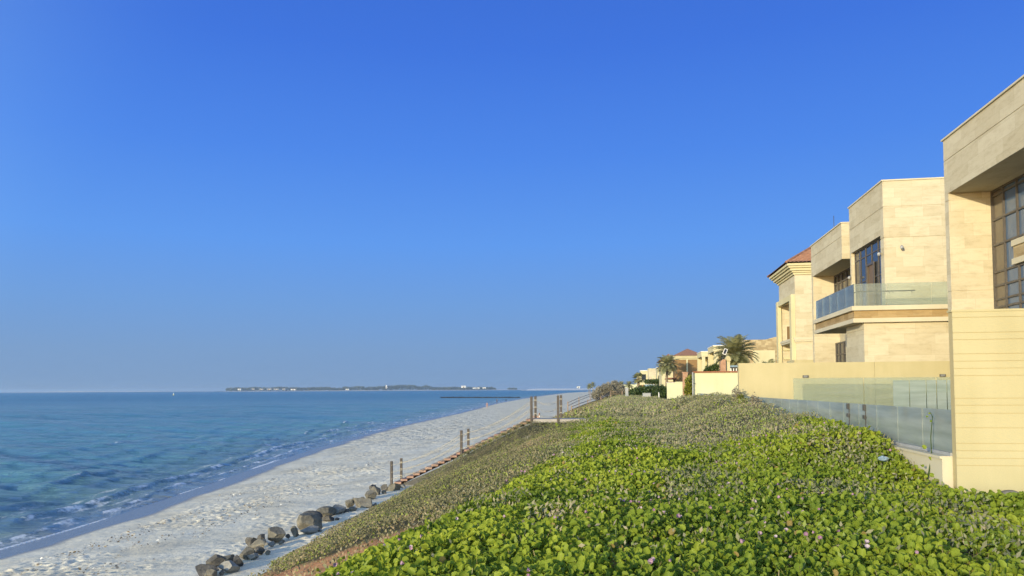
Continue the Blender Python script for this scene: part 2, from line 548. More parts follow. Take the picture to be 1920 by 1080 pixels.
# ------------------------------------------------------------------ terrain shapes
SEA = -5.8
_WET = np.array([(-60, -18.2), (0, -19.4), (22.4, -20.9), (28, -21.2), (35.6, -22.6), (65.6, -28.1), (106, -34.0), (178, -39.5),
                 (296, -51.5), (523, -66), (1042, -86), (1800, -70), (3500, 10)])
_TOE = np.array([(-30, -9.7), (10, -9.8), (18.6, -9.9), (22.7, -10.3), (30.6, -10.4), (37.5, -11.1), (60, -11.8), (120, -12.3),
                 (300, -13.5), (600, -14), (3500, -20)])
_CREST = np.array([(0, -2.0), (11, -2.1), (18, -2.4), (30, -2.6), (37, -3.1), (60, -3.1), (100, -2.9), (250, -2.5)])


def smooth_tab(tab, y):
    y = np.asarray(y, float)
    h = 0.04 * np.abs(y) + 1.0
    return sum(np.interp(y + o * h, tab[:, 0], tab[:, 1]) for o in (-1, -.5, 0, .5, 1)) / 5


def wet_x(y):
    return smooth_tab(_WET, y)


def toe_x(y):
    return smooth_tab(_TOE, y)


def beach_z(x, y):
    t, w = toe_x(y), wet_x(y)
    u = np.clip((t - x) / (t - w), 0, 1)
    z = -4.85 - 0.77 * u ** 1.15
    z = np.where(x > t, -4.85 + 0.02 * (x - t), z)
    off = np.maximum(w - x, 0)
    return np.maximum(z - 0.10 * off, -8.0)


def dune_z(x, y):
    t = toe_x(y) + 0.5 * (fbm(np.asarray(y) / 3.0, np.asarray(x) * 0, 5, 3) - .5)
    u = (x - t) / (np.interp(y, _CREST[:, 0], _CREST[:, 1]) - t)
    k = 11.0
    f = -np.log(np.exp(-k * np.minimum(u, 3)) + np.exp(-k)) / k
    f = np.where(u < 0, u * 0.6, f)
    z = -4.95 + 3.33 * f
    z = z + 0.22 * (fbm(x / 2.2, y / 2.2, 21, 3) - .5) * sstep(-.1, .3, u)
    # mound of growth banked up against the glass fence
    mound = sstep(1.0, 4.2, x) * (1 - sstep(4.5, 4.75, x)) * (0.62 * sstep(11.2, 14.6, y) + 0.35 * sstep(18, 28, y) - 0.22 * sstep(40, 52, y))
    mound = mound * (0.82 + 0.36 * fbm(x / 1.2, y / 1.5, 77, 2))
    z = z + mound * (1 - sstep(54, 58, y))
    st = sstep(36.3, 36.8, y) * (1 - sstep(38.8, 39.3, y)) * (1 - sstep(-2.2, -1.5, x))
    z = z - 0.28 * st
    # the bank beside the steps stands almost as high as the treads
    ramp_ = np.minimum(-4.85 + (x + 11.85) * 0.47, -1.62) - 0.18 - 0.30 * (1 - sstep(-9.5, -7.0, x))
    side = sstep(32.5, 35.6, y) * (1 - sstep(36.75, 36.85, y)) + sstep(38.75, 38.9, y) * (1 - sstep(40, 43, y))
    side = side * sstep(-11.6, -10.4, x) * (1 - sstep(-2.4, -1.6, x))
    z = z + side * np.maximum(ramp_ - z, 0)
    return np.where(x > 4.62, np.minimum(z, -1.5), z)


def vine_edge(y):
    """x of the seaward edge of the bright vine cover"""
    return np.interp(y, EDGE[:, 0], EDGE[:, 1])


EDGE = np.array([(0, -4.9), (7.4, -4.15), (9.7, -3.4), (11, -3.0), (12.2, -2.65), (14, -2.1), (20, -1.85), (30, -2.3), (39, -2.7), (54, -2.95), (70, -2.85), (130, -2.9), (400, -2.9)])


# ------------------------------------------------------------------ ground materials
def mat_beach():
    mt, N, L, P = new_mat('beach_sand')
    g = nd(N, 'ShaderNodeNewGeometry')
    wet = nd(N, 'ShaderNodeAttribute', attribute_name='wet')
    n1 = nd(N, 'ShaderNodeTexNoise'); n1.inputs['Scale'].default_value = 0.45; n1.inputs['Detail'].default_value = 7
    L.new(g.outputs['Position'], n1.inputs['Vector'])
    rp = ramp(N, [(0.32, (0.60, 0.54, 0.42)), (0.5, (0.70, 0.64, 0.51)), (0.7, (0.76, 0.705, 0.58))])
    L.new(n1.outputs['Fac'], rp.inputs[0])
    n2 = nd(N, 'ShaderNodeTexNoise'); n2.inputs['Scale'].default_value = 16; n2.inputs['Detail'].default_value = 5
    L.new(g.outputs['Position'], n2.inputs['Vector'])
    r2 = ramp(N, [(0.55, (1, 1, 1)), (0.74, (0.72, 0.66, 0.56))])
    L.new(n2.outputs['Fac'], r2.inputs[0])
    mx = nd(N, 'ShaderNodeMix', data_type='RGBA', blend_type='MULTIPLY'); mx.inputs[0].default_value = 0.6
    L.new(rp.outputs[0], mx.inputs[6]); L.new(r2.outputs[0], mx.inputs[7])
    mw = nd(N, 'ShaderNodeMix', data_type='RGBA')
    L.new(wet.outputs['Fac'], mw.inputs[0]); L.new(mx.outputs[2], mw.inputs[6]); mw.inputs[7].default_value = (0.2, 0.185, 0.16, 1)
    L.new(mw.outputs[2], P.inputs['Base Color'])
    ro = nd(N, 'ShaderNodeMapRange'); ro.inputs[3].default_value = 0.95; ro.inputs[4].default_value = 0.24
    L.new(wet.outputs['Fac'], ro.inputs[0]); L.new(ro.outputs[0], P.inputs['Roughness'])
    sp = nd(N, 'ShaderNodeMapRange'); sp.inputs[3].default_value = 0.1; sp.inputs[4].default_value = 0.6
    L.new(wet.outputs['Fac'], sp.inputs[0]); L.new(sp.outputs[0], P.inputs['Specular IOR Level'])
    n3 = nd(N, 'ShaderNodeTexNoise'); n3.inputs['Scale'].default_value = 1.5; n3.inputs['Detail'].default_value = 8
    n3.inputs['Roughness'].default_value = 0.65
    L.new(g.outputs['Position'], n3.inputs['Vector'])
    b = nd(N, 'ShaderNodeBump'); b.inputs['Distance'].default_value = 0.30
    bs = nd(N, 'ShaderNodeMapRange'); bs.inputs[3].default_value = 0.38; bs.inputs[4].default_value = 0.03
    L.new(wet.outputs['Fac'], bs.inputs[0]); L.new(bs.outputs[0], b.inputs['Strength'])
    L.new(n3.outputs['Fac'], b.inputs['Height'])
    rel = nd(N, 'ShaderNodeAttribute', attribute_name='relief')
    n4 = nd(N, 'ShaderNodeTexNoise'); n4.inputs['Scale'].default_value = 1.0; n4.inputs['Detail'].default_value = 6
    L.new(g.outputs['Position'], n4.inputs['Vector'])
    b4 = nd(N, 'ShaderNodeBump'); b4.inputs['Distance'].default_value = 0.8
    L.new(rel.outputs['Fac'], b4.inputs['Strength']); L.new(n4.outputs['Fac'], b4.inputs['Height'])
    L.new(b.outputs[0], b4.inputs['Normal']); L.new(b4.outputs[0], P.inputs['Normal'])
    return mt


def mat_dune():
    mt, N, L, P = new_mat('dune_soil')
    g = nd(N, 'ShaderNodeNewGeometry')
    soil = nd(N, 'ShaderNodeAttribute', attribute_name='soil')
    sand = nd(N, 'ShaderNodeAttribute', attribute_name='sand')
    n1 = nd(N, 'ShaderNodeTexNoise'); n1.inputs['Scale'].default_value = 2.5; n1.inputs['Detail'].default_value = 8
    L.new(g.outputs['Position'], n1.inputs['Vector'])
    base = ramp(N, [(0.3, (0.05, 0.05, 0.025)), (0.5, (0.1, 0.09, 0.05)), (0.7, (0.17, 0.14, 0.08))])
    L.new(n1.outputs['Fac'], base.inputs[0])
    so = ramp(N, [(0.3, (0.32, 0.15, 0.07)), (0.7, (0.50, 0.27, 0.14))]); L.new(n1.outputs['Fac'], so.inputs[0])
    sa = ramp(N, [(0.3, (0.5, 0.42, 0.3)), (0.7, (0.64, 0.57, 0.44))]); L.new(n1.outputs['Fac'], sa.inputs[0])
    m1 = nd(N, 'ShaderNodeMix', data_type='RGBA')
    L.new(soil.outputs['Fac'], m1.inputs[0]); L.new(base.outputs[0], m1.inputs[6]); L.new(so.outputs[0], m1.inputs[7])
    m2 = nd(N, 'ShaderNodeMix', data_type='RGBA')
    L.new(sand.outputs['Fac'], m2.inputs[0]); L.new(m1.outputs[2], m2.inputs[6]); L.new(sa.outputs[0], m2.inputs[7])
    L.new(m2.outputs[2], P.inputs['Base Color'])
    P.inputs['Roughness'].default_value = 0.95
    P.inputs['Specular IOR Level'].default_value = 0.1
    n3 = nd(N, 'ShaderNodeTexNoise'); n3.inputs['Scale'].default_value = 7; n3.inputs['Detail'].default_value = 6
    L.new(g.outputs['Position'], n3.inputs['Vector'])
    b = nd(N, 'ShaderNodeBump'); b.inputs['Distance'].default_value = 0.06; b.inputs['Strength'].default_value = 0.7
    L.new(n3.outputs['Fac'], b.inputs['Height']); L.new(b.outputs[0], P.inputs['Normal'])
    return mt


def geo_steps(a, b, s0, k):
    out = [a]; s = s0
    while out[-1] < b:
        out.append(out[-1] + s); s *= k
    return np.array(out)


# ------------------------------------------------------------------ beach sheet
ys = np.concatenate([np.arange(-30, 15, 1.0), np.arange(15, 48, 0.07), np.arange(48, 80, 0.12), geo_steps(80, 3600, 0.14, 1.022)])
xs = np.concatenate([np.arange(-190, -60, 5.0), np.arange(-60, -30, 1.0), np.arange(-30, -23, 0.3), np.arange(-23, -9.2, 0.075), np.arange(-9.2, -6.5, .5)])
BX, BY = np.meshgrid(xs, ys)
BZ = beach_z(BX, BY)
dry = sstep(-0.2, 1.5, BX - wet_x(BY))
BZ = BZ + dry * 0.10 * (fbm(BX / 1.6, BY / 2.2, 3, 4) - .5)
# footprints and trampled pits: crater + rim on the dry sand
npit = 16000
py_ = 15 * (80 / 15) ** RNG.random(npit)
px_ = toe_x(py_) + 0.9 - RNG.random(npit) ** 0.9 * (toe_x(py_) + 0.2 - wet_x(py_)) * 0.9
keep = fbm(px_ / 2.5, py_ / 4, 41, 2) + 0.30 * RNG.random(npit) > 0.69
px_, py_ = px_[keep], py_[keep]
iy0, ix0 = np.searchsorted(ys, py_), np.searchsorted(xs, px_)
scale_ = np.where(py_ > 45, 1.3, 1.0)
for i in range(len(px_)):
    a, b = iy0[i], ix0[i]
    sl = (slice(max(a - 6, 0), a + 7), slice(max(b - 6, 0), b + 7))
    ang = random.random() * PI
    dx, dy = BX[sl] - px_[i], BY[sl] - py_[i]
    u = (dx * math.cos(ang) + dy * math.sin(ang)) / (random.uniform(.06, .12) * scale_[i])
    v = (-dx * math.sin(ang) + dy * math.cos(ang)) / (random.uniform(.09, .17) * scale_[i])
    rr = u * u + v * v
    dep = random.uniform(.008, .032)
    BZ[sl] += dep * (-np.exp(-rr) + 0.35 * np.exp(-(np.sqrt(rr) - 1.7) ** 2 * 2.2))
wet = 1 - sstep(-0.25, 0.35, BX - wet_x(BY) + 1.1 * (fbm(BX / 3, BY / 4, 8, 3) - .5))
beach = grid_mesh('beach', BX, BY, BZ, mat_beach(), {'wet': wet, 'relief': sstep(50, 95, BY) * (1 - wet)})
tag(beach, 'pale beach sand marked with footprints, wet along the water', None, kind='structure')

# ------------------------------------------------------------------ dune / garden ground sheet
ys = np.concatenate([np.arange(-30, 2, 2.0), np.arange(2, 45, 0.16), geo_steps(45, 3600, 0.2, 1.03)])
xs = np.concatenate([np.arange(-14, -9, .25), np.arange(-9, 5, 0.16), np.arange(5, 20, 1.0), geo_steps(20, 600, 5, 1.25)])
DX, DY = np.meshgrid(xs, ys)
DZ = dune_z(DX, DY)
DZ = np.where(DX < toe_x(DY) - 1.0, DZ - 0.3, DZ)


def soil_mask(x, y):
    n = 0.7 * (fbm(x / 1.0, y / 1.0, 55, 3) - .5)
    yc = np.interp(x, [-9.5, -8.6, -6.2, -5.3, -4.2, -3.0], [18.5, 17.0, 13.1, 12.5, 11.9, 11.5])
    a = (1 - sstep(.0, .4, y - yc + 1.2 * n)) * (1 - sstep(-3.1, -2.6, x)) * sstep(-9.6, -8.8, x) * sstep(5.5, 7.0, y)
    b = (1 - sstep(.2, .6, np.abs(y - 36.1 + n))) * sstep(-11.5, -10.5, x) * (1 - sstep(-9.6, -8.6, x))
    return np.maximum(a, b)


def sand_mask(x, y):
    # the bare sand walk far along the dune and little bare patches
    t = np.clip((y - 112) / 42, 0, 1)
    cx = -9.6 + 5.4 * t
    a = (1 - sstep(1.6, 2.8, np.abs(x - cx + (fbm(x, y / 3, 9, 2) - .5)))) * sstep(104, 112, y) * (1 - sstep(150, 160, y))
    b = sstep(.72, .77, fbm(x / 1.3, y / 1.8, 91, 3)) * (x < -4.5) * sstep(24, 28, y) * (1 - sstep(60, 70, y))
    c = 1 - sstep(.0, .5, x - toe_x(y) - .1)
    return np.maximum(np.maximum(a, b), c)


dune = grid_mesh('dune', DX, DY, DZ, mat_dune(), {'soil': soil_mask(DX, DY), 'sand': sand_mask(DX, DY)})
tag(dune, 'sandy dune bank rising from the beach to the garden walls', None, kind='structure')


# ------------------------------------------------------------------ sea
def mat_sea():
    mt, N, L, P = new_mat('sea_water')
    out = N['Material Output']
    g = nd(N, 'ShaderNodeNewGeometry')
    deep = nd(N, 'ShaderNodeAttribute', attribute_name='deep')
    foam = nd(N, 'ShaderNodeAttribute', attribute_name='foam')
    far = nd(N, 'ShaderNodeAttribute', attribute_name='far')
    rp = ramp(N, [(0.0, (0.22, 0.23, 0.2)), (0.12, (0.13, 0.21, 0.21)), (0.35, (0.09, 0.23, 0.275)), (1.0, (0.045, 0.19, 0.265))])
    L.new(deep.outputs['Fac'], rp.inputs[0])
    # broad patches of darker and lighter water
    mp = nd(N, 'ShaderNodeMapping'); mp.inputs['Scale'].default_value = (0.006, 0.02, 1)
    L.new(g.outputs['Position'], mp.inputs[0])
    n0 = nd(N, 'ShaderNodeTexNoise'); n0.inputs['Scale'].default_value = 1.0; n0.inputs['Detail'].default_value = 4
    L.new(mp.outputs[0], n0.inputs['Vector'])
    r0_ = ramp(N, [(0.3, (0.75, 0.8, 0.85)), (0.7, (1.15, 1.1, 1.05))]); L.new(n0.outputs['Fac'], r0_.inputs[0])
    mx = nd(N, 'ShaderNodeMix', data_type='RGBA', blend_type='MULTIPLY'); mx.inputs[0].default_value = 1
    L.new(rp.outputs[0], mx.inputs[6]); L.new(r0_.outputs[0], mx.inputs[7])
    L.new(mx.outputs[2], P.inputs['Base Color'])
    P.inputs['IOR'].default_value = 1.33
    rg = nd(N, 'ShaderNodeMapRange'); rg.inputs[3].default_value = 0.04; rg.inputs[4].default_value = 0.22
    L.new(far.outputs['Fac'], rg.inputs[0]); L.new(rg.outputs[0], P.inputs['Roughness'])
    mp1 = nd(N, 'ShaderNodeMapping'); mp1.inputs['Scale'].default_value = (0.42, 1.0, 1); mp1.inputs['Rotation'].default_value = (0, 0, 0.12)
    L.new(g.outputs['Position'], mp1.inputs[0])
    n1 = nd(N, 'ShaderNodeTexNoise'); n1.inputs['Scale'].default_value = 1.5; n1.inputs['Detail'].default_value = 8
    n1.inputs['Roughness'].default_value = 0.62; n1.inputs['Distortion'].default_value = 0.4
    L.new(mp1.outputs[0], n1.inputs['Vector'])
    mp2 = nd(N, 'ShaderNodeMapping'); mp2.inputs['Scale'].default_value = (0.06, 0.2, 1); mp2.inputs['Rotation'].default_value = (0, 0, 0.1)
    L.new(g.outputs['Position'], mp2.inputs[0])
    n2 = nd(N, 'ShaderNodeTexNoise'); n2.inputs['Scale'].default_value = 1.0; n2.inputs['Detail'].default_value = 5
    L.new(mp2.outputs[0], n2.inputs['Vector'])
    b1 = nd(N, 'ShaderNodeBump'); b1.inputs['Distance'].default_value = 0.7
    calm = nd(N, 'ShaderNodeMapRange'); calm.inputs[1].default_value = 0.0; calm.inputs[2].default_value = 0.25
    calm.inputs[3].default_value = 0.12; calm.inputs[4].default_value = 1.0
    L.new(deep.outputs['Fac'], calm.inputs[0]); L.new(calm.outputs[0], b1.inputs['Strength'])
    L.new(n1.outputs['Fac'], b1.inputs['Height'])
    b2 = nd(N, 'ShaderNodeBump'); b2.inputs['Distance'].default_value = 3.5
    fs_ = nd(N, 'ShaderNodeMapRange'); fs_.inputs[3].default_value = 0.45; fs_.inputs[4].default_value = 1.0
    L.new(far.outputs['Fac'], fs_.inputs[0]); L.new(fs_.outputs[0], b2.inputs['Strength']); L.new(n2.outputs['Fac'], b2.inputs['Height'])
    L.new(b1.outputs[0], b2.inputs['Normal'])
    mp3 = nd(N, 'ShaderNodeMapping'); mp3.inputs['Scale'].default_value = (0.012, 0.045, 1); mp3.inputs['Rotation'].default_value = (0, 0, 0.1)
    L.new(g.outputs['Position'], mp3.inputs[0])
    n3 = nd(N, 'ShaderNodeTexNoise'); n3.inputs['Scale'].default_value = 1.0; n3.inputs['Detail'].default_value = 6
    L.new(mp3.outputs[0], n3.inputs['Vector'])
    b3 = nd(N, 'ShaderNodeBump'); b3.inputs['Distance'].default_value = 14.0
    L.new(far.outputs['Fac'], b3.inputs['Strength']); L.new(n3.outputs['Fac'], b3.inputs['Height']); L.new(b2.outputs[0], b3.inputs['Normal'])
    L.new(b3.outputs[0], P.inputs['Normal'])
    # foam, broken up by noise
    nf = nd(N, 'ShaderNodeTexNoise'); nf.inputs['Scale'].default_value = 5.5; nf.inputs['Detail'].default_value = 8; nf.inputs['Roughness'].default_value = 0.7
    L.new(g.outputs['Position'], nf.inputs['Vector'])
    sub = nd(N, 'ShaderNodeMath', operation='SUBTRACT'); L.new(foam.outputs['Fac'], sub.inputs[0]); L.new(nf.outputs['Fac'], sub.inputs[1])
    mr = nd(N, 'ShaderNodeMapRange'); mr.inputs[1].default_value = -0.12; mr.inputs[2].default_value = 0.16
    L.new(sub.outputs[0], mr.inputs[0])
    fd = nd(N, 'ShaderNodeBsdfDiffuse'); fd.inputs[0].default_value = (0.82, 0.84, 0.86, 1)
    bf = nd(N, 'ShaderNodeBump'); bf.inputs['Distance'].default_value = 0.15; bf.inputs['Strength'].default_value = 0.8
    L.new(nf.outputs['Fac'], bf.inputs['Height']); L.new(bf.outputs[0], fd.inputs['Normal'])
    ms = nd(N, 'ShaderNodeMixShader')
    L.new(mr.outputs[0], ms.inputs[0]); L.new(P.outputs[0], ms.inputs[1]); L.new(fd.outputs[0], ms.inputs[2])
    L.new(ms.outputs[0], out.inputs[0])
    return mt


ang = np.radians(np.linspace(-62, 26, 720))
rad = geo_steps(17, 14000, 0.10, 1.0066)
A, R_ = np.meshgrid(ang, rad)
SX, SY = R_ * np.sin(A), R_ * np.cos(A)
s_off = (wet_x(SY) - 1.8) - SX            # metres out from the water line
off = np.clip(s_off, -5, 400)
near = 1 - sstep(150, 420, R_)
h = np.zeros_like(SX)
wdir = math.radians(200)
for k in range(16):
    lam = 1.4 * 1.28 ** k * (0.9 + 0.2 * random.random())
    d = math.radians(248 + 20 * (random.random() - .5) * 2)
    amp = 0.018 * lam ** 0.55
    ph = random.random() * 6.28
    kk = 2 * PI / lam
    a_ = kk * (math.cos(d) * SX + math.sin(d) * SY) + ph + 1.3 * (vnoise(SX / (lam * 2.3), SY / (lam * 2.3), 100 + k) * 2 - 1)
    vis = 1 - sstep(lam * 30, lam * 75, R_)
    h += amp * vis * (np.sin(a_) + 0.25 * np.sin(2 * a_ + 1.2))
h *= near * (0.25 + 0.75 * sstep(0.5, 12, off))
foam = np.zeros_like(SX)
lace = fbm(SX / .55, SY / 1.1, 301, 4)
lace2 = sstep(.34, .60, fbm(SX / .40, SY / .65, 311, 3))
for j, (sj, am, wid, cover) in enumerate([(1.5, .08, .5, .22), (3.6, .17, .75, .36), (6.2, .20, .9, .52), (9.5, .24, 1.0, .64), (13.5, .24, 1.2, .66), (18.5, .22, 1.5, .70), (25, .2, 1.8, .74), (33, .18, 2, .76)]):
    sc = sj + (1.2 + .5 * j) * (fbm(SY / (7.0 + 2 * j), SY * 0 + j * 3.1, 60 + j, 4) - .5) + .25 * (fbm(SY / .9, SY * 0 + j, 160 + j, 2) - .5)
    gate = sstep(cover - .12, cover + .10, fbm(SY / (3.5 + j), SX * 0 + j * 9.7, 80 + j, 3))
    d = s_off - sc
    w = np.where(d < 0, wid * .40, wid * 1.4)
    h += am * (0.40 + .60 * gate) * np.exp(-(d / w) ** 2) * (1 - sstep(90, 200, R_))
    f = np.exp(-((d + wid * .15 + .5 * (lace - .5)) / (wid * .42)) ** 2) * gate * (.45 + .75 * lace)
    trail = (.46 if j < 3 else .24) * np.exp(-((d + wid * .9) / (wid * .9)) ** 2) * gate * (.3 + 1.1 * lace)
    trail2 = (.42 if j < 3 else .2) * np.exp(-((d - wid * 1.2) / (wid * 1.2)) ** 2) * gate * (.2 + 1.3 * lace)
    br_ = sstep(.34, .56, fbm(SX / .9, SY / 2.8, 330 + j, 3))
    foam = np.maximum(foam, np.maximum(f * (.92 if j < 3 else .70) * (.35 + .65 * br_) * (.45 + .55 * lace2), np.maximum(trail, trail2)))
# swash edge: a thin broken bead of foam
sw = 0.25 + 1.0 * (fbm(SY / 6.0, SY * 0, 71, 3) - .5)
bead = np.exp(-((s_off - sw) / 0.14) ** 2) * sstep(.42, .6, fbm(SY / 5.0, SY * 0 + 4, 72, 2))
foam = np.maximum(foam, bead * .9)
# small whitecaps
wc = sstep(.70, .80, fbm(SX / 2.2, SY / 5.5, 90, 3)) * sstep(25, 40, off) * (1 - sstep(90, 160, R_)) * 0.30
foam = np.maximum(foam, wc)
h = np.where(s_off < sw, -0.02, h * sstep(-.2, 1.2, s_off - sw) + 0.012)
deep = np.clip(off / 60.0, 0, 1) ** 0.7
far = sstep(60, 700, R_)
SZ = SEA + h
sea = grid_mesh('sea', SX, SY, SZ, mat_sea(), {'foam': foam, 'deep': deep, 'far': far})
tag(sea, 'blue rippled sea with small breaking waves', None, kind='structure')


# ------------------------------------------------------------------ vegetation cover
def grey_mask(x, y):
    """0 = lush vine, 1 = dry grey growth, on the dune top"""
    n = fbm(x / 2.6, y / 5.0, 33, 4) - .5
    yb = np.interp(x, [-2.5, -.7, .8, 2, 3, 4.5], [44, 28, 19, 14.5, 12.5, 13.5])
    n2_ = fbm(x / .7, y / 1.0, 35, 3) - .5
    base = sstep(-8, 8, y - yb + 24 * n + 16 * n2_)
    base = np.maximum(base, .6 * sstep(.53, .66, fbm(x / .9, y / 1.3, 38, 3)) * sstep(7, 11, y))
    crest = 1 - sstep(-2.6, -.9, x + 1.5 * n)            # lush band along the crest
    base = base * (1 - 0.85 * crest * (1 - sstep(60, 85, y)))
    rim = sstep(3.9, 4.3, x) * (1 - sstep(17, 22, y))       # lush rim along the glass
    return np.clip(base * (1 - .7 * rim), 0, 1)


SUNH = np.array([sh.x, sh.y, 0.25])


def sample(n, x0, x1, y0, y1, ypow=1.0):
    u = RNG.random(n)
    if ypow == 'persp':        # equal share per unit of log distance
        y = y0 * (y1 / y0) ** u
    else:
        y = y0 + (y1 - y0) * u
    x = x0 + (x1 - x0) * RNG.random(n)
    return x, y


def in_view(x, y, pad=1.0):
    ca, sa = math.cos(YAW), math.sin(YAW)
    d = -x * sa + y * ca
    l = x * ca + y * sa
    return (d > 2.5) & (np.abs(l) < 0.70 * d + pad)


def vine_normals(n, w=0.5):
    nr = RNG.normal(size=(n, 3)) * 1.0
    nr[:, 2] += 0.35
    nr += w * SUNH[None]
    nr[:, 2] = np.abs(nr[:, 2]) + .05
    return nr


vine_mat = mat_leaf('vine_leaf', [(0, (0.06, 0.11, 0.02)), (0.35, (0.185, 0.26, 0.03)), (0.75, (0.32, 0.385, 0.042)), (0.94, (0.44, 0.48, 0.065)), (1, (0.36, 0.27, 0.09))],
                    rough=0.5, transl=0.4, spec=0.18)
scrub_mat = mat_leaf('scrub_leaf', [(0, (0.06, 0.068, 0.033)), (0.45, (0.165, 0.162, 0.082)), (0.75, (0.275, 0.24, 0.14)), (0.9, (0.31, 0.235, 0.155)), (1, (0.24, 0.28, 0.065))],
                     rough=0.6, transl=0.2, spec=0.2)

dry_mat = mat_leaf('dry_top_leaf', [(0, (0.09, 0.10, 0.055)), (0.45, (0.225, 0.225, 0.125)), (0.75, (0.33, 0.30, 0.19)), (0.9, (0.36, 0.29, 0.2)), (1, (0.26, 0.32, 0.08))],
                   rough=0.6, transl=0.2, spec=0.2)


def canopy(x, y):
    return 0.06 + 0.30 * fbm(x / 0.8, y / 0.8, 17, 4) + 0.12 * (fbm(x / 3.1, y / 3.1, 19, 2) - .5)


def vine_patch(name, n, y0, y1, size, tmpl, faces, layers=0.85):
    n = int(n * 1.15)
    x, y = sample(n, -5.0, 6.4, y0, y1, 'persp')
    e = vine_edge(y) + 1.5 * (fbm(x / 0.8, y / 1.3, 44, 3) - .5) + .5 * (RNG.random(len(x)) - .5)
    ok = (x > e) & in_view(x, y)
    runner = (RNG.random(n) < 0.10) & (x > e - 0.9)
    ok = (ok | (runner & in_view(x, y))) & ((x < 4.45) | (y < 11.35))
    ok &= RNG.random(n) > grey_mask(x, y) * 0.97
    ok &= RNG.random(n) > 0.85 * soil_mask(x, y) * sstep(9.8, 11.0, y)
    gap = sstep(.62, .74, fbm(x / .5, y / .6, 12, 3)) * .75
    ok &= RNG.random(n) > gap
    x, y = x[ok], y[ok]
    k = len(x)
    z = dune_z(x, y) + canopy(x, y) * (.3 + .7 * sstep(-.1, 1.3, x - vine_edge(y))) * (1 - layers * RNG.random(k) ** 1.7)
    s = size * (0.45 + 1.0 * RNG.random(k) ** 1.3) * (1 + .1 * np.minimum(y / 20, 2))
    tint = np.clip(0.15 + 0.75 * fbm(x / 1.3, y / 1.3, 61, 3) + 0.30 * (RNG.random(k) - .5), 0, .95)
    tint = np.where(RNG.random(k) < .014, 1.0, tint)
    o = leaf_mesh(name, np.stack([x, y, z], 1), vine_normals(k), s, tmpl, faces, vine_mat, tint)
    return tag(o, kind='stuff')


v1 = vine_patch('creeping_vine_leaves', 130000, 2.6, 12.5, 0.056, VINE_T, VINE_F)
tag(v1, 'glossy bright green two-lobed vine leaves covering the nearest ground', 'vine leaves')
v2 = vine_patch('creeping_vine_leaves', 150000, 12.0, 34, 0.056, VINE_T, VINE_F)
tag(v2, 'bright green vine leaves covering the middle of the dune top', 'vine leaves')
v3 = vine_patch('creeping_vine_leaves', 30000, 33, 130, 0.15, OVAL_T, OVAL_F)
tag(v3, 'band of green vine growing far along the crest of the dune', 'vine leaves')

# pink flowers standing just above the leaves
x, y = sample(1500, -3.4, 4.4, 4.2, 26, 'persp')
ok = (x > vine_edge(y) + .3) & in_view(x, y, 0) & (fbm(x / 1.4, y / 1.4, 50, 2) > .50) & (grey_mask(x, y) < .6)
x, y = x[ok][:210], y[ok][:210]
k = len(x)
z = dune_z(x, y) + canopy(x, y) + 0.02 + 0.04 * RNG.random(k)
FL_T = [(0, 0, -0.9)] + [(math.cos(a) * .5, math.sin(a) * .5, .12 * (i % 2)) for i, a in enumerate(np.linspace(0, 2 * PI, 11)[:-1])]
FL_F = [(0, 1 + i, 1 + (i + 1) % 10) for i in range(10)]
flower_mat = mat_leaf('pink_petal', [(0, (0.34, 0.17, 0.30)), (0.5, (0.48, 0.31, 0.42)), (1, (0.62, 0.52, 0.56))], transl=.35)
nr = RNG.normal(size=(k, 3)) * .5 + np.array([-.3, -.7, .35])
fl = leaf_mesh('vine_flowers', np.stack([x, y, z], 1), nr, .026 + .020 * RNG.random(k), FL_T, FL_F, flower_mat, RNG.random(k))
tag(fl, 'small pink trumpet flowers scattered among the vine leaves', 'flowers', kind='stuff')

# thin pale stems between the near leaves
x, y = sample(5200, -4.2, 4.5, 3.5, 16, 'persp')
ok = (x > vine_edge(y)) & in_view(x, y); x, y = x[ok], y[ok]; k = len(x)
z = dune_z(x, y) + canopy(x, y) * .35
nr = RNG.normal(size=(k, 3)); upd = RNG.normal(size=(k, 3)) * .5 + np.array([0, 0, 1.0])
stem_mat = mat_leaf('vine_stem', [(0, (0.12, 0.16, 0.04)), (1, (0.26, 0.2, 0.1))], transl=.1)
st = leaf_mesh('vine_stems', np.stack([x, y, z], 1), nr, .12 + .1 * RNG.random(k), [(-.025, 0, 0), (.025, 0, 0), (.015, 1, 0), (-.015, 1, 0)], QUAD_F, stem_mat, RNG.random(k), updir=upd)
tag(st, 'thin stems of the creeping vine between its leaves', 'vine stems', kind='stuff')


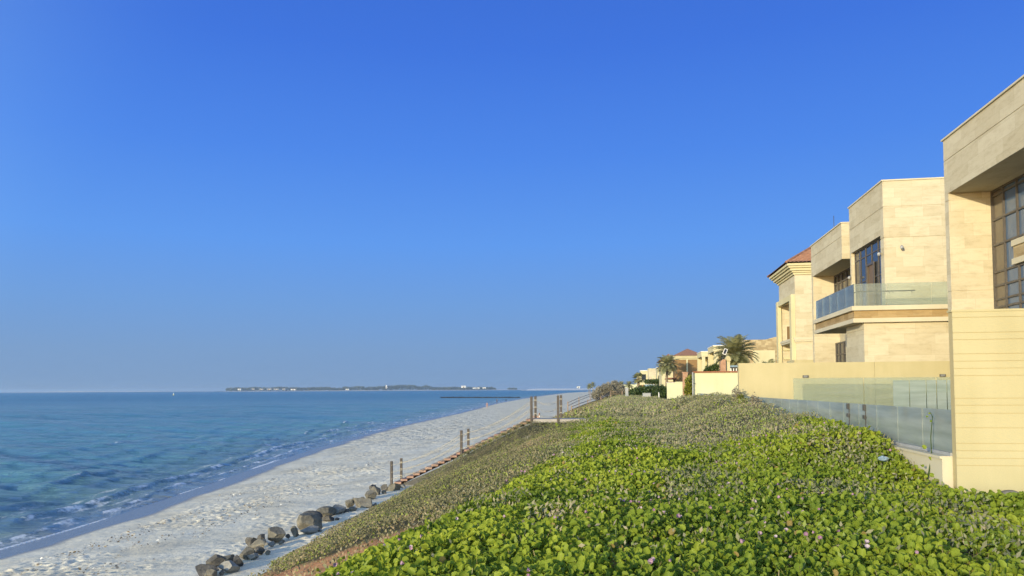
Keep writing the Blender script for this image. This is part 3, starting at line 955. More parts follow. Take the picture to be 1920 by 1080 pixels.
def scrub_patch(name, n, y0, y1, size, where, tmpl=OVAL_T, faces=OVAL_F):
    x, y = sample(n, -12.5, 4.6, y0, y1, 'persp')
    e = vine_edge(y) + 1.5 * (fbm(x / 0.8, y / 1.3, 44, 3) - .5) + .5 * (RNG.random(len(x)) - .5)
    if where == 'slope':
        ok = (x < e + 0.15) & (x > toe_x(y) + 0.5 + 0.8 * fbm(x / .8, y / .9, 47, 3))
        ok &= RNG.random(n) > soil_mask(x, y) * 0.93
    else:
        ok = (x > e - .3) & (RNG.random(n) < 0.04 + grey_mask(x, y)) & (x < 4.5)
    ok &= in_view(x, y) & (RNG.random(n) > sand_mask(x, y))
    ok &= ~((y > 36.6) & (y < 38.9) & (x < -1.9))
    x, y = x[ok], y[ok]
    k = len(x)
    tall = (0.13 + 0.14 * fbm(x / 1.0, y / 1.0, 27, 3)) * (1.0 if where == 'slope' else 1.35)
    z = dune_z(x, y) + tall * (1 - .75 * RNG.random(k) ** 1.6)
    nr = RNG.normal(size=(k, 3)) * .8 + np.array([-.15, -.45, .35]); nr[:, 2] = np.abs(nr[:, 2])
    s = size * (.5 + .8 * RNG.random(k))
    dryness = fbm(x / 1.7, y / 2.4, 63, 4)
    tint = np.clip(0.10 + 0.85 * dryness + .5 * (RNG.random(k) - .5), 0, .92)
    green = RNG.random(k) < (0.05 + .25 * sstep(.5, .65, fbm(x / 1.1, y / 1.6, 65, 2)))
    tint = np.where(green, 1.0, tint)
    upd = RNG.normal(size=(k, 3)) * .6 + np.array([0, 0, .8])
    return tag(leaf_mesh(name, np.stack([x, y, z], 1), nr, s, tmpl, faces, scrub_mat if where == 'slope' else dry_mat, tint, updir=upd), kind='stuff')


g1 = scrub_patch('scrub', 330000, 6, 45, .046, 'slope')
tag(g1, 'low olive and grey scrub covering the slope down to the beach', 'scrub')
g2 = scrub_patch('scrub', 26000, 45, 260, .2, 'slope')
tag(g2, 'low scrub on the far slope of the dune beyond the steps', 'scrub')
g3 = scrub_patch('scrub', 230000, 6.5, 45, .066, 'top', BLADE_T, QUAD_F)
tag(g3, 'dry grey-green scrub growing over the dune top beside the glass fence', 'scrub')
g4 = scrub_patch('scrub', 80000, 40, 170, .17, 'top', BLADE_T, QUAD_F)
tag(g4, 'dry grey-green scrub on the far end of the dune top', 'scrub')

# bits of dry weed and shell along the old tide lines
n = 5200
y = 15 * (110 / 15) ** RNG.random(n)
u = np.where(RNG.random(n) < .6, .52 + .07 * RNG.normal(size=n), .78 + .04 * RNG.normal(size=n)) + .12 * (fbm(y / 9, y * 0, 201, 3) - .5)
x = toe_x(y) - u * (toe_x(y) - wet_x(y))
ok = (fbm(x / 1.2, y / 2.5, 203, 3) > .5) & in_view(x, y)
x, y = x[ok], y[ok]; k = len(x)
nr = RNG.normal(size=(k, 3)) * .35 + np.array([0, 0, 1.0])
weed_mat = mat_leaf('tide_weed', [(0, (0.10, 0.07, 0.04)), (.7, (0.28, 0.21, 0.12)), (.85, (0.7, 0.66, 0.58)), (1, (0.75, 0.72, 0.66))], transl=0)
wd = leaf_mesh('tide_weed', np.stack([x, y, beach_z(x, y) + .035], 1), nr, .03 + .09 * RNG.random(k) ** 2, OVAL_T, OVAL_F, weed_mat, RNG.random(k))
tag(wd, 'scattered bits of dry weed and shell on the sand', 'debris', kind='stuff')


# ================================================================== villas
def window_unit(parent, plane, x, y0, y1, z0, z1, vs, hs_, proud=0.05, bar=0.06, glass='window'):
    """seaward facing window: a pane sheet (part) with its frame grid (sub-part)"""
    w = MB().box(x, x + 0.03, y0, y1, z0, z1).build('window', M[glass], parent)
    f = MB()
    for zz in [z0 + bar / 2, z1 - bar / 2] + list(hs_):
        f.box(x - proud, x - 0.002, y0, y1, zz - bar / 2, zz + bar / 2)
    for yy in [y0 + bar / 2, y1 - bar / 2] + list(vs):
        f.box(x - proud - 0.012, x - 0.004, yy - bar / 2, yy + bar / 2, z0, z1)
    f.build('frame', M['frame'], w)
    return w


# ---- villa at the right edge: deep roof fascia over a tall window bay
v = thing('villa', 'stone villa at the right edge with a deep roof slab over a tall window', 'house', (14, 24, -1.6))
MB().gbox(11.5, 20, 12.5, 29.08, 6.97, 8.97, [8.2]).build('roof_fascia', M['stone'], v)
MB().box(11.44, 20.05, 12.45, 29.13, 8.97, 9.03).build('parapet_cap', M['trim'], v)
MB().gbox(11.5, 20, 28.76, 29.08, -2, 6.966, [6.70, 3.42], w=0.035).build('side_wall', M['stone'], v)
MB().box(12.944, 12.949, 27.95, 28.754, -1.4, 6.9).build('window', M['window_wall_tint'], v)
window_unit(v, 'x', 12.95, 12.6, 28.755, -1.5, 6.965, [27.9, 27.0, 26.1, 25.2, 24.3, 23.4, 22.4, 21.4], [0.6, 2.2, 2.78, 3.06, 3.54, 4.03, 4.99, 5.89, 6.75], bar=0.07, glass='window_sky_tint')
sp = MB().box(12.86, 12.93, 12.6, 27.22, 4.28, 4.70).build('spandrel', M['stone_rough'], v)
t_ = MB().box(12.80, 12.93, 12.6, 27.24, 4.70, 4.9).box(12.80, 12.93, 12.6, 27.24, 4.08, 4.28)
t_.build('spandrel_trim', M['trim'], sp)
MB().box(12.98, 20, 12.6, 28.7, -2, 6.9).build('inner_wall', M['brownwall'], v)

# ---- second villa: balcony with glass railing
v = thing('villa', 'pale stone villa with a glass railed balcony and blue reflecting window', 'house', (14, 40, -1.6))
b = MB()
b.gbox(11.5, 18, 35.67, 36.12, 3.445, 9.32, [8.15, 6.74], w=0.035)
b.gbox(11.5, 18, 36.12, 40.66, 6.93, 9.32, [8.15], w=0.035)
b.gbox(11.5, 18, 40.66, 40.85, 3.445, 9.32, [8.15, 6.74], w=0.035)
b.build('upper_wall', M['stone'], v)
MB().box(11.45, 18.05, 35.62, 40.9, 9.32, 9.38).build('parapet_cap', M['trim'], v)
w = window_unit(v, 'x', 11.70, 36.121, 40.655, 3.46, 6.928, [37.05, 38.0, 38.9, 39.75], [6.45, 5.25], bar=0.06, proud=0.025)
d = MB().box(11.655, 11.69, 37.6, 38.55, 3.46, 5.95).build('balcony_door', M['door'], v)
MB().box(11.60, 11.654, 37.52, 37.61, 3.46, 6.0).box(11.60, 11.654, 38.54, 38.63, 3.46, 6.0).box(11.605, 11.65, 37.61, 38.54, 5.88, 5.99).build('door_frame', M['frame'], d)
MB().gbox(11.5, 18, 42.3, 49.1, 6.93, 8.86, [8.15], w=0.035).build('roof_fascia', M['stone'], v)
MB().box(11.45, 18.05, 42.25, 49.15, 8.86, 8.92).build('roof_cap', M['trim'], v)
MB().gbox(11.5, 18, 48.76, 49.1, -2, 6.926, [6.64, 3.42, 2.74], w=0.035).build('side_wall', M['stone'], v)
MB().box(13.0, 18, 40.85, 48.75, -2, 6.9).build('inner_wall', M['stone'], v)
window_unit(v, 'x', 12.8, 42.3, 48.755, 3.5, 6.925, [43.2, 44.2, 45.2, 46.2, 47.2, 48.0], [6.35], bar=0.08)
window_unit(v, 'x', 12.8, 41.2, 48.755, -1.5, 2.74, [42.3, 43.5, 44.7, 45.9, 47.1, 48.0], [0.6, 2.0], bar=0.08)
MB().gbox(9.95, 18, 33.62, 36.2, -2, 2.736, [2.45], w=0.035).build('ground_wall', M['stone'], v)
MB().box(11.3, 18, 40.1, 40.84, -2, 2.736).build('ground_fin_wall', M['stone'], v)
MB().box(11.18, 11.3, 40.1, 40.84, -2, 2.736).build('fin_trim', M['trim'], v)
bal = MB().gbox(9.53, 18, 33.48, 40.1, 2.92, 3.25, mi=0).build('balcony_slab', M['band'], v)
MB().box(9.42, 18, 33.38, 40.2, 3.25, 3.44).box(9.48, 18, 33.43, 40.15, 2.74, 2.92).build('slab_trim', M['trim'], bal)
rg = MB()
xg, yg = 9.55, 33.52
for i in range(5):
    y0 = yg + 0.02 + i * 1.3
    rg.box(xg, xg + .02, y0, y0 + 1.27, 3.44, 4.4)
for (a_, b_) in [(9.58, 10.86), (10.88, 12.62), (12.64, 14.4), (14.42, 16.2)]:
    rg.box(a_, b_, yg, yg + .02, 3.44, 4.4)
r_ = rg.build('glass_railing', M['glass_clear'], v)
hr = MB().tube([(9.72, 40.0, 4.08), (9.72, 33.69, 4.08)], .025, 8).tube([(9.72, 33.69, 4.08), (12.05, 33.69, 4.08)], .025, 8)
for xx in (9.95, 11.0, 11.15, 11.9):
    hr.tube([(xx, 33.69, 4.06), (xx, 33.58, 3.98)], .012, 5)
hr.build('handrail', M['darkmetal'], r_)
for (x_, y_, z_, s_) in [(12.25, 35.63, 6.28, 1), (11.46, 36.2, 6.1, -1), (11.46, 40.85, 5.7, -1)]:
    q = MB().box(x_ - .05, x_ + .05, y_ - .02, y_ + .039, z_ - .05, z_ + .05).build('security_camera', M['white'], v)
    MB().tube([(x_ - .02, y_ - .02, z_ + .02), (x_ - .1, y_ - .26, z_ - .06)], .07, 10).build('camera_lens_tube', M['metal'], q)
MB().tube([(12.1, 46, 8.9), (12.1, 46, 10.1)], .018, 5).tube([(12.1, 46, 8.9), (12.1, 46, 9.3)], .03, 5).build('antenna', M['darkmetal'], v)


# ---- third villa: tiled hip roof
def hip_face(mb, A, B, C, D, period=0.28, amp=0.05, rows=10):
    """barrel tiled roof face, eave A-B, top C-D (C above A)"""
    A, B, C, D = map(Vector, (A, B, C, D))
    n = max(int((B - A).length / period * 6), 6)
    nm = (B - A).cross(C - A).normalized()
    if nm.z < 0: nm = -nm
    L_ = (B - A).length
    vs, fs = [], []
    for j in range(rows + 1):
        for half in ((0, 1) if j < rows else (0,)):
            vv = (j + half * 0.999) / rows
            lift = 0.035 * (1 - half)
            l, r = A.lerp(C, vv), B.lerp(D, vv)
            for i in range(n + 1):
                p = l.lerp(r, i / n)
                s = (p - A).dot((B - A).normalized())
                vs.append(p + nm * (amp * abs(math.sin(PI * s / period)) + lift))
    R = len(vs) // (n + 1)
    for j in range(R - 1):
        for i in range(n):
            fs.append((j * (n + 1) + i, j * (n + 1) + i + 1, (j + 1) * (n + 1) + i + 1, (j + 1) * (n + 1) + i))
    mb.add(vs, fs, 0, True)


v = thing('villa', 'cream stone villa with a terracotta barrel tile roof and stepped cornice', 'house', (16, 60, -1.6))
x0, y0, y1 = 12.0, 56.2, 61.9
bd = MB()
bd.box(x0, 22, y0, 56.75, -2, 8.15)
bd.box(x0, 22, 56.75, 61.3, 6.5, 8.15)
bd.box(x0, 22, 61.3, y1, -2, 8.15)
bd.box(13.3, 22, 56.75, 61.3, -2, 6.5)
bd.build('wall', M['stone'], v)
MB().box(11.72, x0 - .003, 56.28, 56.9, -2, 6.75).box(11.72, x0 - .003, 61.15, 61.8, -2, 6.75).box(11.74, x0 - .003, 56.9, 61.15, 6.35, 6.75).build('portal_frame', M['cream'], v)
q = MB().box(12.4, 13.0, 61.2, 61.297, 3.5, 4.8).build('window', M['door'], v)
MB().box(12.3, 13.1, 61.16, 61.199, 3.4, 3.5).box(12.3, 13.1, 61.16, 61.199, 4.8, 4.9).box(12.3, 12.4, 61.16, 61.199, 3.5, 4.8).box(13.0, 13.1, 61.16, 61.199, 3.5, 4.8).build('frame', M['trim'], q)
MB().box(12.1, 13.2, 61.1, 61.295, 2.9, 3.05).box(12.1, 13.2, 61.1, 61.295, 2.2, 2.35).build('inner_ledge', M['cream'], v)
MB().box(11.9, 22, 56.1, y1 + .1, 3.3, 3.42).box(11.85, 22, 56.05, y1 + .15, 3.42, 3.6).build('string_course', M['trim'], v)
cn = MB()
for (o, za, zb) in [(.10, 8.15, 8.3), (.22, 8.3, 8.42), (.36, 8.42, 8.6), (.50, 8.6, 8.74), (.62, 8.74, 8.9)]:
    cn.box(x0 - o, 22 + o, y0 - o, y1 + o, za, zb)
cn.build('cornice', M['cream'], v)
rf = MB()
e0x, e1x, e0y, e1y, ze = x0 - .72, 22.7, y0 - .72, y1 + .72, 8.93
hy = (e0y + e1y) / 2; hw = (e1y - e0y) / 2; zt = ze + hw * .62
hip_face(rf, (e0x, e0y, ze), (e1x, e0y, ze), (e0x + hw, hy, zt), (e1x - hw, hy, zt))
hip_face(rf, (e0x, e1y, ze), (e0x, e0y, ze), (e0x + hw, hy, zt), (e0x + hw, hy, zt))
hip_face(rf, (e1x, e1y, ze), (e0x, e1y, ze), (e1x - hw, hy, zt), (e0x + hw, hy, zt))
r_ = rf.build('roof', M['tile'], v, fix=False)
hp = MB()
for s_ in ((e0x, e0y), (e0x, e1y)):
    P0, P1 = Vector((s_[0], s_[1], ze + .04)), Vector((e0x + hw, hy, zt + .05))
    hp.tube([P0.lerp(P1, t / 12) for t in range(13)], .1, 8)
hp.build('hip_ridge', M['tile'], r_)
MB().box(11.3, 14.5, 53.6, 56.1, -1.6, 1.9).build('low_terrace_wall', M['plaster'], v)

# ---- rough stone villa behind the big palm
v = thing('villa', 'low rough stone villa with a plain cream panel behind the big palm', 'house', (16, 88, -1.6))
MB().box(12.6, 22, 84, 92, -2, 5.22).build('wall', M['stone_rough'], v)
MB().box(13.45, 15.75, 83.93, 83.997, 2.4, 4.05).build('cream_panel', M['cream'], v)
MB().poly_prism([(14.8, 5.22), (22, 5.22), (22, 6.4), (16.3, 5.62)], 'y', 84.1, 91).build('roof_parapet', M['stone_rough'], v)
MB().box(16.1, 16.4, 83.9, 83.995, 0, 3.9).build('downpipe', M['metal'], v)


# ---- two white cube pavilions of the next villas
def cube_villa(label, x, ya, yb, zf, zt, right):
    v = thing('villa', label, 'house', (x + 2, ya + 2, -1.6))
    MB().box(x, x + right, ya, yb, zf, zt).build('roof_fascia', M['cream'], v)
    MB().box(x - .06, x + right, ya - .06, yb + .06, zt, zt + .1).build('roof_cap', M['white'], v)
    MB().box(x, x + right, yb - .5, yb, -2, zf).build('side_wall', M['cream'], v)
    MB().box(x + .1, x + .6, ya + .1, ya + .6, -2, zf).build('column', M['cream'], v)
    MB().box(x + 1.6, x + right, ya + .4, yb - .5, -2, zf - .002).build('inner_wall', M['cream'], v)
    w = MB().box(x + 1.55, x + 1.597, ya + 1, yb - 1, -.5, zf - .5).build('window', M['window'], v)
    f = MB()
    for t in (0, .33, .66, 1):
        yy = ya + 1 + (yb - ya - 2) * t
        f.box(x + 1.5, x + 1.549, yy - .06, yy + .06, -.5, zf - .5)
    f.build('frame', M['frame'], w)
    return v


cube_villa('cream cube-roofed villa directly left of the big palm', 11.5, 104, 111.2, 4.95, 5.7, 5)
cube_villa('smaller cream cube-roofed villa left of the other cube roof, beside the brown clad house', 11.5, 120.9, 128.2, 4.95, 5.72, 5)


# ---- brown clad house with red hip roofs
def plain_hip(mb, xa, xb, ya, yb, z, h, ov=.7):
    xa -= ov; xb += ov; ya -= ov; yb += ov
    hw = min(xb - xa, yb - ya) / 2
    if (xb - xa) >= (yb - ya):
        R = [(xa + hw, (ya + yb) / 2, z + h), (xb - hw, (ya + yb) / 2, z + h)]
        vs = [(xa, ya, z), (xb, ya, z), (xb, yb, z), (xa, yb, z)] + R
        fs = [(0, 1, 5, 4), (1, 2, 5), (2, 3, 4, 5), (3, 0, 4), (0, 3, 2, 1)]
    else:
        R = [((xa + xb) / 2, ya + hw, z + h), ((xa + xb) / 2, yb - hw, z + h)]
        vs = [(xa, ya, z), (xb, ya, z), (xb, yb, z), (xa, yb, z)] + R
        fs = [(0, 1, 4), (1, 2, 5, 4), (2, 3, 5), (3, 0, 4, 5), (0, 3, 2, 1)]
    mb.add(vs, fs)


v = thing('villa', 'brown clad house with red hip roofs behind the mid-distance palm', 'house', (14, 190, -1.6))
MB().box(11.4, 17.6, 186, 195, -2, 6.95).build('wall', M['brownwall'], v)
MB().box(11.2, 17.8, 185.85, 195.1, 6.95, 7.25).box(14.1, 14.45, 185.8, 185.99, -2, 6.95).build('trim_band', M['cream'], v)
MB().box(11.0, 18, 185.6, 195.4, 7.25, 7.9).build('cornice', M['plaster'], v)
m1 = MB(); plain_hip(m1, 11.4, 17.9, 186, 195, 7.9, 1.9, .6); m1.build('roof', M['tile'], v)
MB().box(9.4, 13.6, 214, 232, -2, 7.75).build('rear_wing_wall', M['cream'], v)
m1 = MB(); plain_hip(m1, 9.4, 13.6, 214, 232, 7.8, 2.0, .8); m1.build('rear_wing_roof', M['tile'], v)
MB().box(9.3, 11.39, 180, 195, 2.2, 2.5).build('terrace_canopy', M['coping'], v)
MB().box(9.6, 11.38, 184, 194, -2, 1.6).build('terrace_wall', M['brownwall'], v)


# ---- far cream villas
v = thing('villa', 'cream villa with tall arched front seen through the mid-distance palm', 'house', (11, 242, -1.6))
MB().box(9.2, 13.4, 240, 252, -2, 6.4).build('wall', M['cream'], v)
a_ = MB()
for cx in (9.9, 11.2, 12.5):
    pts = [(cx - .45, -1.5), (cx + .45, -1.5)] + [(cx + .45 * math.cos(t), 3.6 + .6 * math.sin(t)) for t in np.linspace(0, PI, 9)]
    a_.poly_prism(pts, 'y', 239.93, 239.997)
a_.build('arch_window', M['window'], v)
MB().box(9.0, 13.6, 239.7, 252.2, 6.4, 6.75).build('roof_cap', M['white'], v)
v = thing('villa', 'square cream villa left of the arched one, above the hedge', 'house', (11, 334, -1.6))
MB().box(8.9, 13.1, 330, 342, -2, 8.3).build('wall', M['stone'], v)
MB().box(8.7, 13.3, 329.8, 342.2, 8.3, 8.65).build('roof_cap', M['cream'], v)
MB().box(10.2, 12.4, 329.93, 329.998, 2, 5.5).build('panel', M['cream'], v)
v = thing('villa', 'farthest white villa stepping down behind the little fan palm', 'house', (8, 400, -1.6))
MB().box(6.6, 10.4, 400, 412, -2, 9.2).box(4.6, 6.597, 403, 412, -2, 7.9).build('wall', M['cream'], v)
MB().box(6.4, 10.6, 399.8, 412.2, 9.2, 9.6).box(4.4, 6.39, 402.8, 412.2, 7.9, 8.2).build('roof_cap', M['white'], v)
MB().box(7.2, 9.4, 399.93, 399.998, 4.5, 7.5).build('window', M['window'], v)

# ================================================================== boundary walls
w = thing('boundary_wall', 'grooved cream garden wall at the right edge, nearest to the camera', 'wall', (8, 11.65, -2))
ZP = lambda y: 1.07 - (y - 585) * 0.00759
zb, ztp, xa, xm = -2.0, 1.07, 4.6, 5.585
MB().box(xa + .004, 22, 11.509, 11.64, zb, ztp).build('wall_core', M['plaster_groove'], w)
c1 = [ZP(y) for y in (596, 624.8, 637.8, 664.7, 678.5, 692, 705.6, 748, 761, 776, 803, 832, 845.7, 859.5, 873)]
c2 = [ZP(y) for y in (596, 624.8, 637.8, 664.7, 678.5, 692, 705.6, 719.4, 761, 789.7, 845.7, 859.5, 873)]
fp = MB()
for cols, xs0, xs1 in ((c1, xa, xm), (c2, xm, 22)):
    zs = [ztp] + cols + [zb]
    for i in range(len(zs) - 1):
        top = zs[i] - (.005 if i else 0); bot = zs[i + 1] + (.005 if i < len(zs) - 2 else 0)
        x1 = xs1
        if xs1 == xm and any(ZP(b_) - .02 < (top + bot) / 2 < ZP(a_) + .02 for a_, b_ in ((719.4, 748), (776, 789.7), (803, 832))):
            x1 = xm - .012
        fp.box(xs0, x1, 11.5, 11.508, bot, top)
fp.build('grooved_panel', M['plaster'], w)
MB().box(xa - .012, 22, 11.49, 11.65, ztp, ztp + .03).build('coping', M['plaster'], w)

w = thing('boundary_wall', 'plain cream garden wall below the balcony, behind the glass screen', 'wall', (8, 32.15, -2))
MB().box(4.54, 9.835, 32.0, 32.3, -2, 1.02).box(9.845, 14, 32.0, 32.3, -2, 1.022).build('wall', M['plaster'], w)
MB().box(9.8, 9.9, 32.04, 32.26, -2, .99).build('movement_joint', M['plaster_groove'], w)
for x_ in (7.17, 12.37):
    q = MB().box(x_ - .11, x_ + .11, 31.95, 31.997, .40, .50).build('wall_light', M['darkmetal'], w)
    MB().box(x_ - .08, x_ + .08, 31.94, 31.949, .46, .48).box(x_ - .08, x_ + .08, 31.94, 31.949, .42, .44).build('louvre', M['metal'], q)

w = thing('boundary_wall', 'pale cream garden wall with a thin brown coping left of the plain wall', 'wall', (8, 51.65, -2))
MB().box(4.40, 22, 51.5, 51.8, -2, 1.03).build('wall', M['plaster_pale'], w)
MB().box(4.34, 22.05, 51.42, 51.88, 1.03, 1.13).build('coping', M['coping'], w)
q = MB().box(7.18, 7.46, 51.45, 51.497, .13, .21).build('wall_light', M['darkmetal'], w)
MB().box(7.2, 7.44, 51.44, 51.449, .16, .18).build('louvre', M['metal'], q)

w = thing('boundary_wall', 'low cream garden wall left of the pinkish stone pillar', 'wall', (7, 120.2, -2))
MB().box(6.05, 10.6, 120, 120.3, -2, .85).box(7.3, 10.6, 119.9, 120.35, .85, 1.02).build('wall', M['plaster_pale'], w)
MB().box(6.0, 7.29, 119.9, 120.35, .85, .93).build('coping', M['white'], w)
w = thing('boundary_wall', 'far cream garden wall behind the fan palm trunk', 'wall', (1, 240.2, -2))
MB().box(-1.6, 3.3, 240, 240.3, -2, 1.3).build('wall', M['plaster_pale'], w)
MB().box(3.3, 5.2, 239.9, 240.4, -2, 1.1).build('brown_end', M['brownwall'], w)

w = thing('stone_pillar', 'tall pinkish stone pillar beside the yellow-green shrub', 'pillar', (8.16, 110.35, -2))
MB().box(7.81, 8.51, 110, 110.7, -2, 2.2).build('shaft', M['pink'], w)
MB().box(7.75, 8.57, 109.94, 110.76, 2.2, 2.34).build('cap', M['pink'], w)

w = thing('stone_pillar', 'pinkish stone pier with a slanting left side, behind the pale wall coping', 'pillar', (6.98, 57.3, -1.6))
MB().poly_prism([(6.72, -1.6), (7.18, -1.6), (7.18, 2.12), (6.98, 2.12), (6.80, 1.95)], 'y', 57, 57.6).build('shaft', M['pink'], w)
w = thing('gate_pillar', 'cream pillar with a rounded cap standing right of the slanting pink pier', 'pillar', (7.38, 57.6, -1.6))
MB().box(7.215, 7.50, 57.2, 57.55, -1.6, 2.0).build('shaft', M['cream'], w)
MB().poly_prism([(7.15, 2.0), (7.56, 2.0), (7.56, 2.14), (7.5, 2.3), (7.36, 2.42), (7.26, 2.36), (7.17, 2.18)], 'y', 57.12, 57.62).build('cap', M['plaster'], w)

w = thing('drain_pipe', 'thin grey pipe standing at the left end of the pale wall', 'pipe', (4.3, 51.3, -2))
MB().tube([(4.3, 51.3, -2), (4.3, 51.3, 1.06)], .045, 8).build('pipe', M['metal'], w)
for z_ in (.3, -.6):
    MB().box(4.3, 4.4, 51.28, 51.42, z_, z_ + .06).build('bracket', M['darkmetal'], w)

# ================================================================== glass fences
def glass_fence(label, ya, yb, gate=()):
    t = thing('glass_fence', label, 'fence', (4.62, ya, -1.0))
    pl = 1.101
    y = ya; k = 0
    while y < yb - .3:
        e = min(y + pl - .03, yb)
        MB().box(4.612, 4.626, y, e, -.95, -.335).build('glass_panel', M['glass'], t)
        y += pl; k += 1
    MB().box(4.58, 4.66, ya, yb, -1.0, -.952).build('base_channel', M['metal'], t)
    for yy in gate:
        for z0_, z1_, hw_ in ((-.46, -.34, .03), (-.62, -.55, .05)):
            MB().box(4.56, 4.60, yy - hw_, yy + hw_, z0_, z1_).build('hinge', M['darkmetal'], t)
        MB().box(4.60, 4.611, yy - .012, yy + .012, -.95, -.34).build('gate_post', M['darkmetal'], t)
    return t


glass_fence('blue-green glass fence in front of the plain wall, meeting the grooved wall', 11.66, 31.95, (15.6, 16.7))
glass_fence('short glass fence in front of the pale wall with brown coping', 32.35, 51.4)
for i, (ya, yb, lab) in enumerate([(11.66, 31.98, 'low cream kerb wall under the nearer glass fence'), (32.35, 51.45, 'low cream kerb wall under the farther glass fence')]):
    k_ = thing('kerb_wall', lab, 'wall', (4.62, ya, -2))
    MB().box(4.47, 4.77, ya, yb, -2.2, -1.04).build('wall', M['trim'], k_)
    MB().box(4.44, 4.80, ya, yb, -1.04, -1.002).build('coping', M['trim'], k_)

t = thing('glass_screen', 'long frameless glass screen standing in front of the plain cream wall', 'screen', (9, 30.8, -1.5))
for (a_, b_) in [(6.44, 9.04), (9.07, 11.66), (11.69, 14.2)]:
    MB().box(a_, b_, 30.8, 30.815, -1.3, .37).build('glass_panel', M['glass_clear'], t)
MB().box(6.44, 14.2, 30.76, 30.86, -1.5, -1.3).build('base_channel', M['metal'], t)
t = thing('pool_fence', 'shorter darker glass panels nearer the villa, before the long glass screen', 'fence', (10, 28.5, -1.5))
for (a_, b_) in [(9.37, 9.90), (9.93, 10.46), (10.49, 10.8), (10.83, 11.14), (11.17, 11.8)]:
    MB().box(a_, b_, 28.5, 28.515, -1.3, .24).build('glass_panel', M['glass'], t)
for xx in (9.4, 9.92, 10.47, 10.82, 11.15):
    MB().tube([(xx, 28.46, -1.5), (xx, 28.46, -.9)], .025, 8).build('spigot', M['steel'], t)


# ================================================================== steps and rope fences
ST_Y0, ST_Y1 = 37.0, 38.5
NST = 22
sx0, sx1, sz0, sz1 = -11.85, -4.72, -4.85, -1.50
run = (sx1 - sx0) / NST
rise = (sz1 - sz0) / NST
stair = thing('beach_steps', 'reddish timber steps climbing from the beach up the dune', 'steps', (sx0, 37.75, sz0))
for i in range(NST):
    xa_ = sx0 + i * run
    zt_ = sz0 + (i + 1) * rise
    MB().box(xa_, xa_ + run + .03, ST_Y0, ST_Y1, zt_ - .10, zt_).build('step', M['step'], stair)
for yy in (ST_Y0 + .18, ST_Y1 - .22):
    MB().poly_prism([(sx0 + .1, sz0 - .5), (sx0 + .1, sz0 - .1), (sx1, sz1 - .30), (sx1, sz1 - .7)], 'y', yy, yy + .04).build('stringer', M['darkmetal'], stair)

deck = thing('landing_deck', 'grey timber landing at the top of the beach steps', 'deck', (-3.3, 37.75, -2))
dk = MB()
for i in range(20):
    dk.box(-4.68 + i * .14, -4.68 + i * .14 + .132, ST_Y0 - .05, ST_Y1 + .05, -1.535, -1.495)
dk.build('deck_boards', M['deck'], deck)
MB().box(-4.68, -1.9, ST_Y0 - .08, ST_Y0 - .052, -1.66, -1.50).build('edge_board', M['deck'], deck)
for (xx, yy) in ((-4.4, ST_Y0 + .05), (-2.2, ST_Y0 + .05), (-4.4, ST_Y1 - .05), (-2.2, ST_Y1 - .05)):
    MB().box(xx - .05, xx + .05, yy - .05, yy + .05, -2.4, -1.54).build('leg', M['post'], deck)


def rope_fence(label, y, stations, skip=(), wraps=True):
    """square posts with three sagging pairs of rope"""
    t = thing('rope_fence', label, 'fence', (stations[0][0], y, stations[0][1]), 'rope fences along the beach steps')
    for (x_, z_) in stations:
        p = MB().box(x_ - .056, x_ + .056, y - .056, y + .056, z_ - .35, z_ + 1.18).build('post', M['post'], t)
        for k in ((0.28, .62, .98) if wraps else ()):
            MB().box(x_ - .064, x_ + .064, y - .064, y + .064, z_ + k - .02, z_ + k + .02).build('rope_wrap', M['rope'], p)
    for i in range(len(stations) - 1):
        if i in skip: continue
        (xa_, za_), (xb_, zb_) = stations[i], stations[i + 1]
        for k in (0.28, .62, .98):
            for dy in (-.066, .066):
                pts = []
                sag = .20 + .06 * random.random() + (.05 if dy > 0 else 0)
                for j in range(17):
                    u = j / 16
                    pts.append((xa_ + (xb_ - xa_) * u, y + dy, za_ + k + (zb_ - za_) * u - sag * 4 * u * (1 - u)))
                MB().tube(pts, .0075, 5).build('rope', M['rope'], t)
    return t


stn = [(-11.98, -4.82), (-8.33, -3.24), (-4.76, -1.55), (-3.43, -1.50)]
rope_fence('near rope fence on brown square posts, camera side of the steps', 36.93, stn, skip=(2,), wraps=False)
rope_fence('rope fence on brown square posts, far side of the steps', 38.58, stn)


# far sand walk: timber post and rail fences
def rail_fence(label, pts, h=1.0, rails=(.5, .92)):
    t = thing('rail_fence', label, 'fence', pts[0], 'timber rail fences along the sand walk')
    P = [Vector(p) for p in pts]
    for p in P:
        MB().box(p.x - .08, p.x + .08, p.y - .08, p.y + .08, p.z - .5, p.z + h + .1).build('post', M['rail'], t)
    for a_, b_ in zip(P[:-1], P[1:]):
        for r_ in rails:
            MB().tube([a_ + Vector((0, 0, r_)), b_ + Vector((0, 0, r_))], .05, 6).build('rail', M['rail'], t)
    return t


gz = lambda x_, y_: float(dune_z(np.array([x_]), np.array([y_]))[0])
rail_fence('timber rail fence running up beside the grey bushes, camera side of the sand walk', [(-8.4, 112, gz(-8.4, 112)), (-6.7, 126, gz(-6.7, 126)), (-5.0, 140, gz(-5, 140)), (-3.5, 153, -1.55), (-1.2, 154, -1.55)], 1.0)
rail_fence('line of thin posts with rails on the beach side of the sand walk', [(-9.9, 124, -2.9 - .9), (-10.0, 154, -2.6 - .8), (-9.9, 198, -2.0 - .9)], 1.6, (1.0, 1.5))

